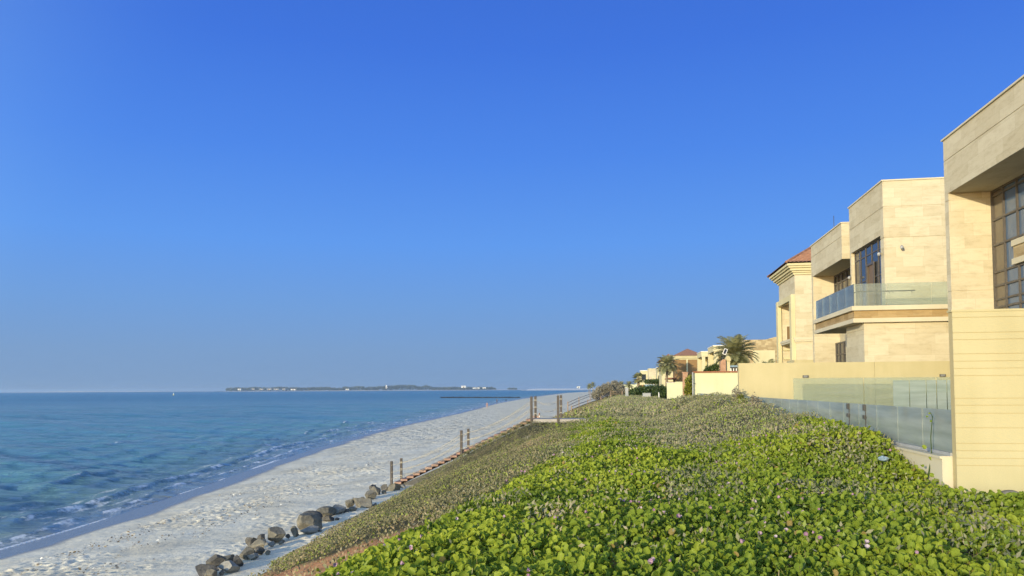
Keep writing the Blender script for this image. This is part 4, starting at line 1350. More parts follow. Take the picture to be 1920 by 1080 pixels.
# ================================================================== boulders
def boulder(label, mk, px0, px1, ytop, ybot, seed, squash=1.0):
    """an angular boulder standing on the beach; width and height in metres from its place along the rock line"""
    rs = random.Random(seed)
    P = on_z((px0 + px1) / 2, ybot, -4.86)
    d = P.dot(fw)
    w = (px1 - px0) / FPX * d * .94
    hgt = max((ybot - ytop) / FPX * d * .86, .12)
    dep = w * rs.uniform(.75, 1.0)
    bm = bmesh.new()
    bmesh.ops.create_icosphere(bm, subdivisions=4, radius=1.0)
    planes = []
    for k in range(rs.randint(7, 10)):
        n = Vector((rs.gauss(0, 1), rs.gauss(0, 1), rs.gauss(0, .8))).normalized()
        planes.append((n, rs.uniform(.34, .68)))
    off = rs.uniform(0, 50)
    from mathutils import noise as mn
    for vtx in bm.verts:
        p = vtx.co
        for n, dd in planes:
            q = p.dot(n)
            if q > dd:
                p = p - n * (q - dd)
        s = 1 + .05 * mn.fractal(p * 1.6 + Vector((off, 0, 0)), 1.0, 2.0, 4) + .03 * mn.noise(p * 6 + Vector((off, 3, 1)))
        vtx.co = p * s
    xs_ = [v_.co.x for v_ in bm.verts]; ys_ = [v_.co.y for v_ in bm.verts]; zs_ = [v_.co.z for v_ in bm.verts]
    ex, ey, ez = max(xs_) - min(xs_), max(ys_) - min(ys_), max(zs_) - min(zs_)
    for vtx in bm.verts:
        vtx.co.x = (vtx.co.x - (max(xs_) + min(xs_)) / 2) / ex * w
        vtx.co.y = (vtx.co.y - (max(ys_) + min(ys_)) / 2) / ey * dep
        vtx.co.z = (vtx.co.z - min(zs_)) / ez * hgt * 1.22 - hgt * .20
    me = bpy.data.meshes.new('boulder'); bm.to_mesh(me); bm.free()
    me.materials.append(M[mk])
    o = bpy.data.objects.new('boulder', me); COL.objects.link(o)
    o.location = P + Vector((math.sin(YAW) * -1, math.cos(YAW), 0)) * dep * .5
    o.location.z = -4.86
    o.rotation_euler = (0, 0, YAW)
    return tag(o, label, 'rock', 'boulders along the foot of the dune')


ROCKS = [
    ('rock2', 352, 404, 1061, 1082, 'flat dark slab at the bottom end of the rock line', .55),
    ('rock1', 378, 403, 1066, 1084, 'small brown boulder in front of the flat dark slab, cut by the photo edge', 1),
    ('rock2', 377, 420, 1040, 1066, 'large dark sloping boulder just above the flat slab', 1),
    ('rock1', 406, 434, 1040, 1063, 'angular brown boulder with a ridge, leaning on the large dark one', 1),
    ('rock3', 398, 444, 1053, 1076, 'pale grey rounded boulder low in front of the ridged one', 1),
    ('rock2', 432, 453, 1041, 1063, 'small dark boulder tucked right of the ridged one', 1),
    ('rock1', 443, 474, 1024, 1049, 'round grey-brown boulder left of a pale stone', 1),
    ('rock3', 461, 483, 1036, 1050, 'pale stone leaning on the round grey-brown boulder', 1),
    ('rock2', 455, 484, 1006, 1027, 'dark brown boulder behind the pair of pointed ones', 1),
    ('rock1', 463, 498, 1011, 1032, 'brown domed boulder in front of a dark pointed one', 1),
    ('rock2', 477, 496, 1001, 1018, 'dark pointed boulder topping its pile', 1),
    ('rock2', 472, 494, 1025, 1040, 'low dark flat stone below the brown domed boulder', .6),
    ('rock1', 494, 534, 988, 1018, 'tall rounded brown boulder standing alone in the lower half of the line', 1),
    ('rock3', 501, 514, 1014, 1025, 'small pale stone at the foot of the tall rounded boulder', 1),
    ('rock1', 542, 558, 984, 1006, 'upright narrow grey boulder left of the largest boulder', 1),
    ('rock1', 550, 600, 963, 995, 'largest brown boulder in the line with a deep shaded right side', 1),
    ('rock3', 559, 593, 988, 1003, 'flat pale stone below the largest boulder', .6),
    ('rock2', 561, 601, 958, 980, 'dark grey boulder behind the largest one', 1),
    ('rock1', 586, 625, 950, 970, 'broad brown boulder above the largest one', 1),
    ('rock2', 602, 624, 966, 979, 'small smooth dark stone lying apart on the white sand', 1),
    ('rock3', 616, 646, 946, 965, 'pale bluish boulder right of the broad brown one', 1),
    ('rock2', 642, 654, 953, 962, 'small dark stone right of the pale bluish boulder', 1),
    ('rock1', 645, 664, 934, 952, 'peaked brown boulder at the left of the wide heap', 1),
    ('rock1', 655, 699, 933, 954, 'wide rough boulder against the scrub edge', 1),
    ('rock1', 651, 669, 949, 960, 'low brown stone in front of the wide rough boulder', 1),
    ('rock1', 680, 705, 919, 937, 'square brown boulder below the rope fence', 1),
    ('rock1', 694, 712, 909, 928, 'pointed brown boulder between two dark ones near the steps', 1),
    ('rock2', 712, 728, 907, 920, 'small black craggy boulder left of the one by the fence post', 1),
    ('rock1', 725, 750, 904, 921, 'brown boulder beside the foot of the lowest fence post', 1),
    ('rock2', 690, 706, 908, 919, 'dark boulder at the back of the pile near the steps', 1),
]
for i, (mk, a_, b_, c_, d_, lab, q_) in enumerate(ROCKS):
    boulder(lab, mk, a_, b_, c_, d_, 100 + i, q_)

STONES = [('small grey stone at the very start of the rock line, by the flat dark slab', 408, 420, 1068, 1078), ('small stone in the gap below the tall rounded boulder', 520, 532, 1011, 1021),
          ('small stone wedged left of the tall rounded boulder', 488, 498, 1009, 1019), ('two-toned small stone right of the tall rounded boulder', 533, 544, 1000, 1010),
          ('small dark stone under the left edge of the largest boulder', 548, 560, 996, 1005), ('small stone on the sand right of the flat pale one', 594, 604, 990, 998),
          ('small stone beside the smooth dark one on the white sand', 626, 636, 970, 978), ('small stone between the broad brown and pale bluish boulders', 608, 618, 957, 966),
          ('small stone at the right end of the wide rough boulder', 697, 708, 942, 951), ('small stone in front of the square brown boulder', 672, 684, 931, 939),
          ('small stone below the black craggy boulder', 714, 724, 919, 926), ('small stone at the foot of the lowest step', 750, 760, 908, 915),
          ('small stone between the round and the domed brown boulders', 484, 494, 1026, 1035), ('small stone right of the low dark flat one', 496, 506, 1031, 1040)]
for i, (lab, a_, b_, c_, d_) in enumerate(STONES):
    o = boulder(lab, ('rock2', 'rock1', 'rock3')[i % 3], a_, b_, c_, d_, 300 + i)
    o.name = 'stone'


# ================================================================== trees and bushes
def frond_arrays(az, el, L, bend, rs, width=.34, nl=26, droop=.5):
    """leaflet quads of one arching palm frond"""
    quads = []
    p = Vector((0, 0, 0)); n = 16
    pts, dirs = [], []
    for i in range(n + 1):
        e = el - bend * (i / n) ** 1.3
        d = Vector((math.cos(az) * math.cos(e), math.sin(az) * math.cos(e), math.sin(e)))
        pts.append(p.copy()); dirs.append(d)
        p = p + d * (L / n)
    side0 = Vector((-math.sin(az), math.cos(az), 0))
    for k in range(nl):
        t = .14 + .86 * k / (nl - 1)
        i = min(int(t * n), n - 1); f = t * n - i
        b = pts[i].lerp(pts[i + 1], f); d = dirs[i]
        ll = L * width * math.sin(PI * min(t * .9 + .12, 1)) ** .7 * rs.uniform(.85, 1.1)
        upv = side0.cross(d) * -1
        if upv.z < 0: upv = -upv
        for s in (-1, 1):
            o = (side0 * s * .75 + d * .65 + upv * rs.uniform(.05, .35)).normalized()
            o2 = (o + Vector((0, 0, -droop * rs.uniform(.5, 1.2)))).normalized()
            m_ = b + o * ll * .5
            e_ = m_ + o2 * ll * .5
            wv = d * (.045 * L / 2.4)
            quads.append((b - wv * .6, b + wv * .6, m_ + wv, m_ - wv))
            quads.append((m_ - wv, m_ + wv, e_ + wv * .15, e_ - wv * .15))
    rach = []
    for i in range(n):
        wv = side0 * (.035 * L / 2.4) * (1.2 - i / n)
        rach.append((pts[i] - wv, pts[i] + wv, pts[i + 1] + wv * .9, pts[i + 1] - wv * .9))
    return quads, rach


def quads_obj(name, quads, tints, mat, parent, loc):
    o0 = wpos(parent)
    V = np.array([[(v_.x + loc[0] - o0.x, v_.y + loc[1] - o0.y, v_.z + loc[2] - o0.z) for v_ in q] for q in quads])
    n = len(V)
    return np_mesh(name, V.reshape(-1, 3), np.arange(4 * n), np.arange(n) * 4, np.full(n, 4), mat, {'tint': np.repeat(np.array(tints), 4)}, parent=parent)


def date_palm(label, x, y, zbase, ztop, L, nf, seed, tr=.2, bendmul=1.0, name='palm_tree', lean=0, width=.3, elmax=80, group=None, ndry=10):
    rs = random.Random(seed)
    t = thing(name, label, 'palm', (x, y, zbase), group)
    tp = []
    n = 24
    radii = []
    for i in range(n + 1):
        u = i / n
        tp.append((x + lean * u * u, y, zbase + (ztop - zbase) * u))
        radii.append(tr * (1.25 - .35 * u + (.10 if i % 2 else 0) + (.35 if u > .88 else 0)))
    MB().tube(tp, radii, 10).build('trunk', M['trunk'], t)
    qs, ts, qd, td = [], [], [], []
    for i in range(nf):
        u = i / nf
        el = math.radians(elmax - (elmax + 25) * u ** .9 + rs.uniform(-8, 8))
        az = i * 2.399 + rs.uniform(-.25, .25)
        Lf = L * rs.uniform(.85, 1.08)
        q, r = frond_arrays(az, el, Lf, math.radians((62 + 22 * u) * bendmul), rs, width)
        tn = min(max(.55 - .35 * u + rs.uniform(-.2, .25), 0), 1)
        qs += q; ts += [min(max(tn + rs.uniform(-.12, .12), 0), 1) for _ in q]
        qs += r; ts += [.9] * len(r)
    for i in range(ndry):
        az = i * 2.399 + .7
        q, r = frond_arrays(az, math.radians(rs.uniform(-45, -20)), L * .8, math.radians(45), rs, width * .8)
        qd += q + r; td += [rs.random() for _ in q + r]
    top = (x + lean, y, ztop)
    quads_obj('crown', qs, ts, M['palm'], t, top)
    if ndry:
        quads_obj('dry_fronds', qd, td, M['palm_dry'], t, top)
    return t


date_palm('big date palm rising over the garden walls', 9.05, 66, -1.6, 2.85, 2.15, 66, 1, .24, .8)
date_palm('mid-distance date palm with a tall trunk in front of the brown house', 8.8, 176, -1.6, 5.4, 3.3, 56, 2, .27, .95, lean=.25)
date_palm('low palm fronds just showing over the wall right of the big palm', 11.2, 62, -1.6, 1.35, 1.2, 34, 3, .2, .9, ndry=4)


def fan_palm(label, x, y, zb, zt_, R, seed):
    rs = random.Random(seed)
    t = thing('fan_palm', label, 'palm', (x, y, zb))
    MB().tube([(x, y, zb + (zt_ - zb) * i / 10) for i in range(11)], [R * .17 * (1.2 - .03 * i) for i in range(11)], 9).build('trunk', M['trunk'], t)
    qs, ts = [], []
    for i in range(34):
        el = math.radians(75 - 115 * (i / 34) + rs.uniform(-8, 8)); az = i * 2.399
        d = Vector((math.cos(az) * math.cos(el), math.sin(az) * math.cos(el), math.sin(el)))
        c = d * R * rs.uniform(.45, .6)
        s = Vector((-math.sin(az), math.cos(az), 0)); u_ = d.cross(s)
        tn = rs.uniform(0, .7)
        for k in range(13):
            a_ = math.radians(-105 + 210 * k / 12)
            o = (d * math.cos(a_) + s * math.sin(a_)).normalized()
            w_ = o.cross(u_).normalized() * R * .05
            e_ = c + o * R * .48 + Vector((0, 0, -R * .10))
            mid = c + o * R * .27
            qs.append((c, mid + w_, e_, mid - w_)); ts.append(tn)
        wv = s * R * .015
        qs.append((-wv, wv, c + wv, c - wv)); ts.append(.8)
    quads_obj('crown', qs, ts, M['palm'], t, (x, y, zt_))
    return t


fan_palm('little round-headed fan palm above the far hedge', 2.47, 180, -1.6, 2.35, 1.75, 5)
for (x_, y_, zt_, L_, lab, sd) in [(-1.98, 230, 1.0, 1.7, 'small far palm between the grey bushes and the far cream wall', 8), (.3, 210, .9, 1.7, 'small far palm just left of the fan palm', 9),
                                   (-33, 640, 1.5, 3.0, 'distant palm on the shore, leftmost of the three', 10), (-31, 620, 2.2, 3.0, 'distant palm on the shore, middle of the three', 11), (-28.5, 615, 3.2, 3.2, 'distant palm on the shore, nearest the grey bushes', 12)]:
    date_palm(lab, x_, y_, -4.0 if y_ > 500 else -1.6, zt_, L_, 30, sd, .2, .9, ndry=0)


def blob_plant(name, label, cat, lumps, nleaf, size, mat, seed, stems=True, upright=.2, base=None, crown='crown'):
    """leafy crown spread through several overlapping lumps (centre, radii), with branching stems"""
    rg_ = np.random.default_rng(seed)
    bx = base or (np.mean([l[0][0] for l in lumps]), np.mean([l[0][1] for l in lumps]), min(l[0][2] - l[1][2] for l in lumps))
    t = thing(name, label, cat, bx)
    vol = np.array([l[1][0] * l[1][1] * l[1][2] for l in lumps]) ** .67
    pick = rg_.choice(len(lumps), nleaf, p=vol / vol.sum())
    C = np.array([l[0] for l in lumps], float)[pick]; Rr = np.array([l[1] for l in lumps], float)[pick]
    d = rg_.normal(size=(nleaf, 3)); d /= np.linalg.norm(d, axis=1, keepdims=True)
    r = (.35 + .65 * rg_.random(nleaf) ** .45) * (1 + .22 * np.sin(5 * d[:, 0] + pick) * np.cos(4 * d[:, 1] + 2 * d[:, 2] * 3))
    P = C + d * r[:, None] * Rr
    P = P[P[:, 2] > bx[2] - .05]
    k = len(P)
    nr = rg_.normal(size=(k, 3)) * .7 + np.array([-.2, -.4, .4])
    tint = np.clip(rg_.random(k) * .6 + .4 * fbm(P[:, 0] / .8, P[:, 2] / .8, seed, 2), 0, 1)
    upd = rg_.normal(size=(k, 3)) + np.array([0, 0, upright * 3])
    o = leaf_mesh(crown, P - np.array(bx), nr, size * (.6 + .8 * rg_.random(k)), OVAL_T, OVAL_F, M[mat], tint, parent=t, updir=upd)
    if stems:
        sm = MB()
        for l in lumps:
            for q in range(5):
                e = Vector(l[0]) + Vector(rg_.normal(size=3)) * min(l[1]) * .45
                b0 = Vector((bx[0] + (l[0][0] - bx[0]) * .5, bx[1] + (l[0][1] - bx[1]) * .5, bx[2] - .1))
                md = b0.lerp(e, .5) + Vector(rg_.normal(size=3)) * .12
                sm.tube([b0, md, e], [.05, .035, .012], 5)
        sm.build('stems', M['twig'], t)
    return t


blob_plant('bush', 'wide grey-brown bush at the top of the sand walk, nearest the sea', 'bush',
           [((-5.6, 158, -.6), (1.5, 1.6, 1.2)), ((-4.2, 158.6, .0), (1.5, 1.6, 1.2)), ((-6.6, 157, -1.4), (1.0, 1.3, .9)), ((-3.2, 159, -.5), (1.2, 1.3, 1.2))], 11000, .17, 'greybush', 21, base=(-4.8, 158, -2.3))
blob_plant('bush', 'taller grey-brown bush behind the level rail fence', 'bush',
           [((-3.0, 172, .5), (1.1, 1.3, 1.35)), ((-2.0, 171.5, -.2), (1.3, 1.4, 1.25)), ((-1.2, 171, -.7), (.9, 1.2, .9))], 9000, .17, 'greybush', 22, base=(-2.2, 171.5, -1.8))
blob_plant('hedge', 'long dark green hedge below the fan palm and mid-distance palm', 'hedge',
           [((x_, 150 + .6 * math.sin(x_ * 3), -1.2 + h_), (1.0, 1.4, 1.0 + .35 * h_)) for x_, h_ in [(.6, .0), (1.5, .25), (2.5, .5), (3.5, .5), (4.5, .65), (5.5, .7), (6.4, .6), (7.3, .35), (8.2, .1)]], 9000, .26, 'hedge', 23, base=(4.4, 150, -1.7))
blob_plant('hedge', 'clipped green hedge on the terrace of the far villas', 'hedge',
           [((x_, 236, 2.1), (1.3, 1.4, .7)) for x_ in (6.2, 7.4, 8.6, 9.7)], 3000, .28, 'hedge', 24, base=(7.8, 236, -1.6))
blob_plant('shrub', 'yellow-green shrub standing between the stone pillar and the pale wall', 'shrub',
           [((4.95, 62, .5), (.35, .5, .55)), ((4.85, 62, -.2), (.4, .5, .5)), ((5.2, 62.2, .1), (.4, .5, .7)), ((5.0, 62, -.9), (.45, .5, .5))], 2600, .13, 'yhedge', 25, base=(5.0, 62, -1.6))
blob_plant('shrub', 'round dark green shrub behind the brown coping of the pale wall', 'shrub',
           [((6.1, 58, 1.2), (.45, .5, .5)), ((6.5, 58, 1.35), (.35, .5, .5)), ((5.85, 58, .95), (.35, .4, .4))], 3000, .1, 'hedge', 26, base=(6.2, 58, -1.6))
blob_plant('shrub', 'low green shrub around the small white post', 'shrub',
           [((4.3, 122, -1.0), (.9, .8, .55)), ((5.6, 122, -1.05), (1.0, .9, .5)), ((6.8, 122.5, -1.1), (.8, .8, .5))], 3400, .16, 'hedge', 27, base=(5.5, 122, -1.6))

# ================================================================== small things on the dune and walls
t = thing('solar_lamp', 'small solar lamp with a white framed tilted panel, in front of the big palm', 'lamp', (7.12, 58.6, -1.6))
MB().tube([(7.1, 58.6, -1.6), (7.1, 58.6, 2.0), (7.22, 58.6, 2.45)], .035, 8).build('pole', M['darkmetal'], t)
def tilted(mb, w_, h_, th_, c, lean_):
    c = Vector(c); ex = Vector((1, 0, 0)); ez = Vector((lean_, .35, .93)).normalized(); ey = ex.cross(ez).normalized() * -1
    ex = ez.cross(ey).normalized() * -1
    vs = [c + ex * (sx * w_ / 2) + ez * (sz * h_ / 2) + ey * (sy * th_ / 2) for sz in (-1, 1) for sy in (-1, 1) for sx in (-1, 1)]
    mb.add(vs, [(0, 2, 3, 1), (4, 5, 7, 6), (0, 1, 5, 4), (2, 6, 7, 3), (0, 4, 6, 2), (1, 3, 7, 5)])
    return mb
pn = tilted(MB(), .27, .50, .04, (7.33, 58.55, 2.76), .42).build('panel_frame', M['white'], t)
tilted(MB(), .17, .40, .05, (7.33, 58.54, 2.76), .42).build('solar_cells', M['solar'], pn)

t = thing('garden_pavilion', 'small blue-grey pavilion roof just showing over the brown coping', 'pavilion', (8.7, 64, -1.6))
MB().poly_prism([(8.3, 1.72), (9.15, 1.72), (9.05, 1.86), (8.42, 1.86)], 'y', 63.5, 65).build('roof', M['blueplastic'], t)
MB().box(8.36, 9.1, 63.6, 64.9, 1.62, 1.715).build('fascia', M['darkmetal'], t)
for xx in (8.4, 8.62, 8.84, 9.04):
    MB().box(xx - .04, xx + .04, 63.6, 63.7, -1.6, 1.615).build('post', M['whitecloth'], t)

def cabinet(label, x0_, x1_, y_, z0_, z1_, dep, cap=True):
    t = thing('utility_cabinet', label, 'cabinet', ((x0_ + x1_) / 2, y_ + dep / 2, z0_))
    MB().box(x0_, x1_, y_, y_ + dep, z0_, z1_).build('body', M['cabinet'], t)
    d = MB().box(x0_ + .04, x1_ - .04, y_ - .02, y_ - .002, z0_ + (z1_ - z0_) * .42, z1_ - .05).build('door', M['metal'], t)
    MB().box(x1_ - .12, x1_ - .09, y_ - .04, y_ - .021, (z0_ + z1_) / 2 + .1, (z0_ + z1_) / 2 + .2).build('handle', M['darkmetal'], d)
    MB().box(x0_ - .03, x1_ + .03, y_ - .04, y_ + dep + .03, z1_, z1_ + .04).build('top', M['cabinet'], t)
    return t
cabinet('tall narrow grey cabinet at the end of the rail fence', -.47, .06, 130, -1.6, .12, .5)
cabinet('wide low grey cabinet in front of the hedge', 2.3, 3.58, 121, -1.6, -.76, .7)
t = thing('blue_panel', 'pale blue-grey hoarding panel above the hedge, right of the fan palm', 'panel', (4.7, 172, -1.6))
MB().box(3.65, 5.85, 172, 172.06, -.6, .9).build('sheet', M['blueplastic'], t)
for xx in (3.65, 5.8):
    MB().box(xx, xx + .08, 171.93, 171.998, -1.6, .95).build('post', M['white'], t)
t = thing('marker_post', 'small white tapering post in front of the low shrub', 'post', (4.77, 119, -1.6))
MB().tube([(4.77, 119, -1.6), (4.77, 119, -1.1), (4.74, 119, -.6)], [.14, .10, .06], 8).build('shaft', M['white'], t)
MB().box(4.66, 4.84, 118.95, 119.05, -1.02, -.97).build('collar', M['metal'], t)

# litter and stone in the vines
bm = bmesh.new(); bmesh.ops.create_icosphere(bm, subdivisions=3, radius=1)
for v_ in bm.verts:
    s = 1 + .5 * (random.random() - .5) * (1 if v_.co.z > -.2 else .3)
    v_.co = Vector((v_.co.x * .08 * s, v_.co.y * .05 * s, v_.co.z * .04 * s))
me = bpy.data.meshes.new('plastic_bag'); bm.to_mesh(me); bm.free(); me.materials.append(M['blueplastic'])
o = bpy.data.objects.new('plastic_bag', me); COL.objects.link(o)
o.location = (4.0, 12.7, gz(4.0, 12.7) + .27); o.rotation_euler = (0, .1, .2)
tag(o, 'crumpled pale blue plastic bag lying in the vines', 'litter')
bm = bmesh.new(); bmesh.ops.create_icosphere(bm, subdivisions=3, radius=1)
for v_ in bm.verts:
    s = 1 + .18 * math.sin(v_.co.x * 5 + 1) * math.cos(v_.co.y * 4)
    v_.co = Vector((v_.co.x * .12 * s, v_.co.y * .08 * s, v_.co.z * .045))
me = bpy.data.meshes.new('flat_stone'); bm.to_mesh(me); bm.free(); me.materials.append(M['rock1'])
for p in me.polygons: p.use_smooth = True
o = bpy.data.objects.new('flat_stone', me); COL.objects.link(o)
o.location = (5.05, 11.0, -1.435)
tag(o, 'flat grey stone lying against the foot of the grooved wall', 'stone')

# a vine shoot climbing the glass
t = thing('vine_shoot', 'single tall vine shoot climbing the glass fence beside the grooved wall', 'plant', (4.5, 12.1, -1.45))
sp_ = [(4.36, 12.05, -1.5), (4.45, 12.1, -1.28), (4.50, 12.12, -1.05), (4.49, 12.1, -.75), (4.53, 12.12, -.45), (4.49, 12.1, -.38)]
MB().tube(sp_, [.011, .01, .008, .006, .005, .003], 6).build('stem', vine_mat, t)
lp = np.array([(4.42, 12.0, -1.3), (4.36, 12.02, -1.42), (4.47, 12.05, -1.1), (4.4, 12.06, -.93), (4.5, 12.08, -.5), (4.42, 12.05, -.46), (4.33, 12.0, -1.2), (4.52, 12.05, -1.16), (4.48, 12.06, -.4)]) - np.array([4.5, 12.1, -1.45])
leaf_mesh('leaves', lp, np.array([(-.3, -.8, .3)] * len(lp)) + RNG.normal(size=(len(lp), 3)) * .3, np.array([.07, .07, .06, .07, .035, .04, .06, .07, .03]), VINE_T, VINE_F, vine_mat, np.array([.5, .4, .55, .6, .3, .4, .5, .6, .4]), parent=t)
# weeds standing in front of the glass farther along
for (x_, y_, h_, lab, sd) in [(4.2, 26.2, .55, 'dry weed with reddish seed heads standing before the glass fence', 31), (4.25, 29.5, .5, 'green weed standing before the glass fence near the plain wall end', 32), (4.3, 31.2, .6, 'tall dry weed at the corner of the plain wall', 33)]:
    z_ = gz(x_, y_)
    blob_plant('weed', lab, 'plant', [((x_, y_, z_ + h_ * .5), (.16, .2, h_ * .5)), ((x_ + .15, y_ + .1, z_ + h_ * .35), (.15, .2, h_ * .35))], 420, .06, 'greybush' if sd != 32 else 'yhedge', sd, base=(x_, y_, z_))


# ================================================================== people
def skin_mesh(name, joints, edges, mat, parent, root=0, sub=1):
    me = bpy.data.meshes.new(name)
    me.from_pydata([j[0] for j in joints], edges, [])
    o = bpy.data.objects.new(name, me); COL.objects.link(o)
    o.parent = parent
    md = o.modifiers.new('skin', 'SKIN'); md.use_smooth_shade = True
    lay = me.skin_vertices[0].data
    for i, j in enumerate(joints):
        r = j[1]
        lay[i].radius = r if isinstance(r, tuple) else (r, r)
        lay[i].use_root = (i == root)
    s = o.modifiers.new('sub', 'SUBSURF'); s.levels = sub; s.render_levels = sub
    me.materials.append(mat)
    return o


def person(label, loc, rz, pose='walk', suit='redcloth', cover=False, long_hair=True, group=None):
    t = thing('person', label, 'person', loc, group)
    t.rotation_euler = (0, 0, rz)
    J, E = [], []
    def add(p, r, prev=None):
        J.append((Vector(p), r)); i = len(J) - 1
        if prev is not None: E.append((prev, i))
        return i
    sit = pose == 'sit'
    hz = .16 if sit else .93
    pel = add((0, 0, hz), (.15, .11))
    wa = add((0, -.02 if sit else 0, hz + .2), (.125, .09), pel)
    ch = add((0, -.02, hz + .40), (.16, .105), wa)
    nb = add((0, -.01, hz + .55), (.07, .06), ch)
    nk = add((0, .0, hz + .60), .052, nb)
    hd = add((0, .01, hz + .70), (.078, .09), nk)
    ht = add((0, .01, hz + .79), (.066, .078), hd)
    nose = add((0, .115, hz + .71), .012, hd)
    for s in (-1, 1):
        ear = add((s * .085, 0, hz + .70), .014, hd)
        sho = add((s * .19, -.01, hz + .50), .058, ch)
        if sit:
            elb = add((s * .24, .12, hz + .26), .042, sho); wr = add((s * .16, .34, hz + .24), .03, elb); hdir = Vector((0, .8, -.1))
        else:
            sw = s * (.13 if pose == 'walk' else .02)
            elb = add((s * .25, .02 + sw, hz + .24), .042, sho); wr = add((s * .25, .10 + sw * 1.5, hz + .02), .03, elb); hdir = Vector((0, .15, -1))
        hdir.normalize()
        W = J[wr][0]
        palm = add(W + hdir * .07, (.038, .02), wr)
        for k in range(4):
            f0 = add(W + hdir * .11 + Vector((0, (k - 1.5) * .018, 0)) * (0 if sit else 1) + Vector(((k - 1.5) * .018, 0, 0)) * (1 if sit else 0), .0095, palm)
            add(J[f0][0] + hdir * (.06, .07, .065, .05)[k] + Vector((-s * .015, 0, 0)), .007, f0)
        th = add(W + hdir * .05 + Vector((-s * .035, .02, 0)), .010, palm)
        add(J[th][0] + hdir * .04, .008, th)
        hip = add((s * .09, 0, hz - .06), .088, pel)
        if sit:
            kn = add((s * .13, .40, hz + .20), .06, hip); an = add((s * .12, .62, .07), .038, kn)
        else:
            st = s * (.20 if pose == 'walk' else .04)
            kn = add((s * .095, st * .55 + .02, .50), .06, hip); an = add((s * .09, st, .08 if st > 0 else .09), .038, kn)
        ft = add(J[an][0] + Vector((0, .10, -.04)), (.042, .03), an)
        add(J[an][0] + Vector((0, .17, -.05)), (.036, .022), ft)
    bmat = M['skin']
    skin_mesh('body', J, E, bmat, t)
    if cover:     # loose long robe
        b = MB()
        zs = [(.03, .30), (.3, .27), (.7, .22), (.95, .19), (1.15, .17), (1.35, .20), (1.46, .17), (1.52, .08)]
        vs, fs, n = [], [], 14
        for z_, r_ in zs:
            for k in range(n):
                a_ = 2 * PI * k / n
                vs.append((r_ * 1.1 * math.cos(a_) * (1 + .05 * math.sin(5 * a_)), r_ * .8 * math.sin(a_), z_))
        for j in range(len(zs) - 1):
            for k in range(n):
                fs.append((j * n + k, j * n + (k + 1) % n, (j + 1) * n + (k + 1) % n, (j + 1) * n + k))
        me = bpy.data.meshes.new('robe'); me.from_pydata(vs, [], fs); me.materials.append(M[suit])
        for p in me.polygons: p.use_smooth = True
        o = bpy.data.objects.new('robe', me); COL.objects.link(o); o.parent = t
    else:
        sj = [(Vector((0, 0, hz - .05)), (.165, .125)), (Vector((0, -.02, hz + .2)), (.14, .10)), (Vector((0, -.02, hz + .40)), (.172, .118)), (Vector((0, -.02, hz + .50)), (.13, .10))]
        skin_mesh('swimsuit' if suit == 'redcloth' else 'top', sj, [(0, 1), (1, 2), (2, 3)], M[suit], t)
    hj = [(Vector((0, -.02, hz + .78)), (.09, .095)), (Vector((0, -.06, hz + .70)), (.09, .07)), (Vector((0, -.08, hz + .58)), (.075, .045))]
    if long_hair: hj.append((Vector((0, -.09, hz + .42)), (.06, .03)))
    skin_mesh('hair', hj, [(i, i + 1) for i in range(len(hj) - 1)], M['hair'], t)
    return t


bzf = lambda x_, y_: float(beach_z(np.array([x_]), np.array([y_]))[0])
px_, py_p = -40.6, 214.0
person('person in a dark red swimsuit walking along the water edge', (px_, py_p, bzf(px_, py_p)), 2.9, 'walk')
px_, py_p = -60.2, 342.0
person('person in long dark clothes standing in the shallows near the breakwater', (px_, py_p, bzf(px_, py_p) + .02), 2.5, 'stand', 'blackcloth', cover=True)
px_, py_p = -14.6, 123.5
person('person with dark hair in white seated on the sand, seen between the landing posts', (px_, py_p, bzf(px_, py_p)), 1.2, 'sit', 'whitecloth')
px_, py_p = -15.3, 124.0
person('person in grey-white seated left of the other, half behind a landing post', (px_, py_p, bzf(px_, py_p)), 1.5, 'sit', 'whitecloth', long_hair=False)
px_, py_p = -63.2, 386.0
bm = bmesh.new(); bmesh.ops.create_icosphere(bm, subdivisions=3, radius=.6)
for v_ in bm.verts:
    v_.co = v_.co * (1 + .25 * math.sin(v_.co.x * 6) * math.cos(v_.co.y * 5)); v_.co.z *= .8
me = bpy.data.meshes.new('dark_rock'); bm.to_mesh(me); bm.free(); me.materials.append(M['blackcloth'])
o = bpy.data.objects.new('dark_rock', me); COL.objects.link(o); o.location = (px_, py_p, bzf(px_, py_p) + .25)
tag(o, 'small black rock at the water edge beyond the person in dark clothes', 'rock')

# ================================================================== far water and shores
gr = MB()
rs = random.Random(4)
for i in range(150):
    u = i / 149
    X_ = -130 + 58 * u; Y_ = 512 - 16 * u
    r_ = rs.uniform(.45, .8)
    n = 6
    vs = []
    for a_ in range(n):
        an = 2 * PI * a_ / n
        vs.append((X_ + r_ * math.cos(an) * rs.uniform(.7, 1.1), Y_ + rs.uniform(-1, 1) + r_ * math.sin(an), SEA - .4))
    tx, ty, tz = X_ + rs.uniform(-.2, .2), Y_ + rs.uniform(-.3, .3), SEA + rs.uniform(.35, .75)
    for a_ in range(n):
        an = 2 * PI * a_ / n
        vs.append((tx + r_ * .6 * math.cos(an), ty + r_ * .6 * math.sin(an), tz + rs.uniform(-.12, .1)))
    gr.add(vs, [(a_, (a_ + 1) % n, n + (a_ + 1) % n, n + a_) for a_ in range(n)] + [tuple(range(n, 2 * n))])
o = gr.build('breakwater', M['dark_rock'])
tag(o, 'low dark rock breakwater running into the sea near the walkers', 'breakwater')

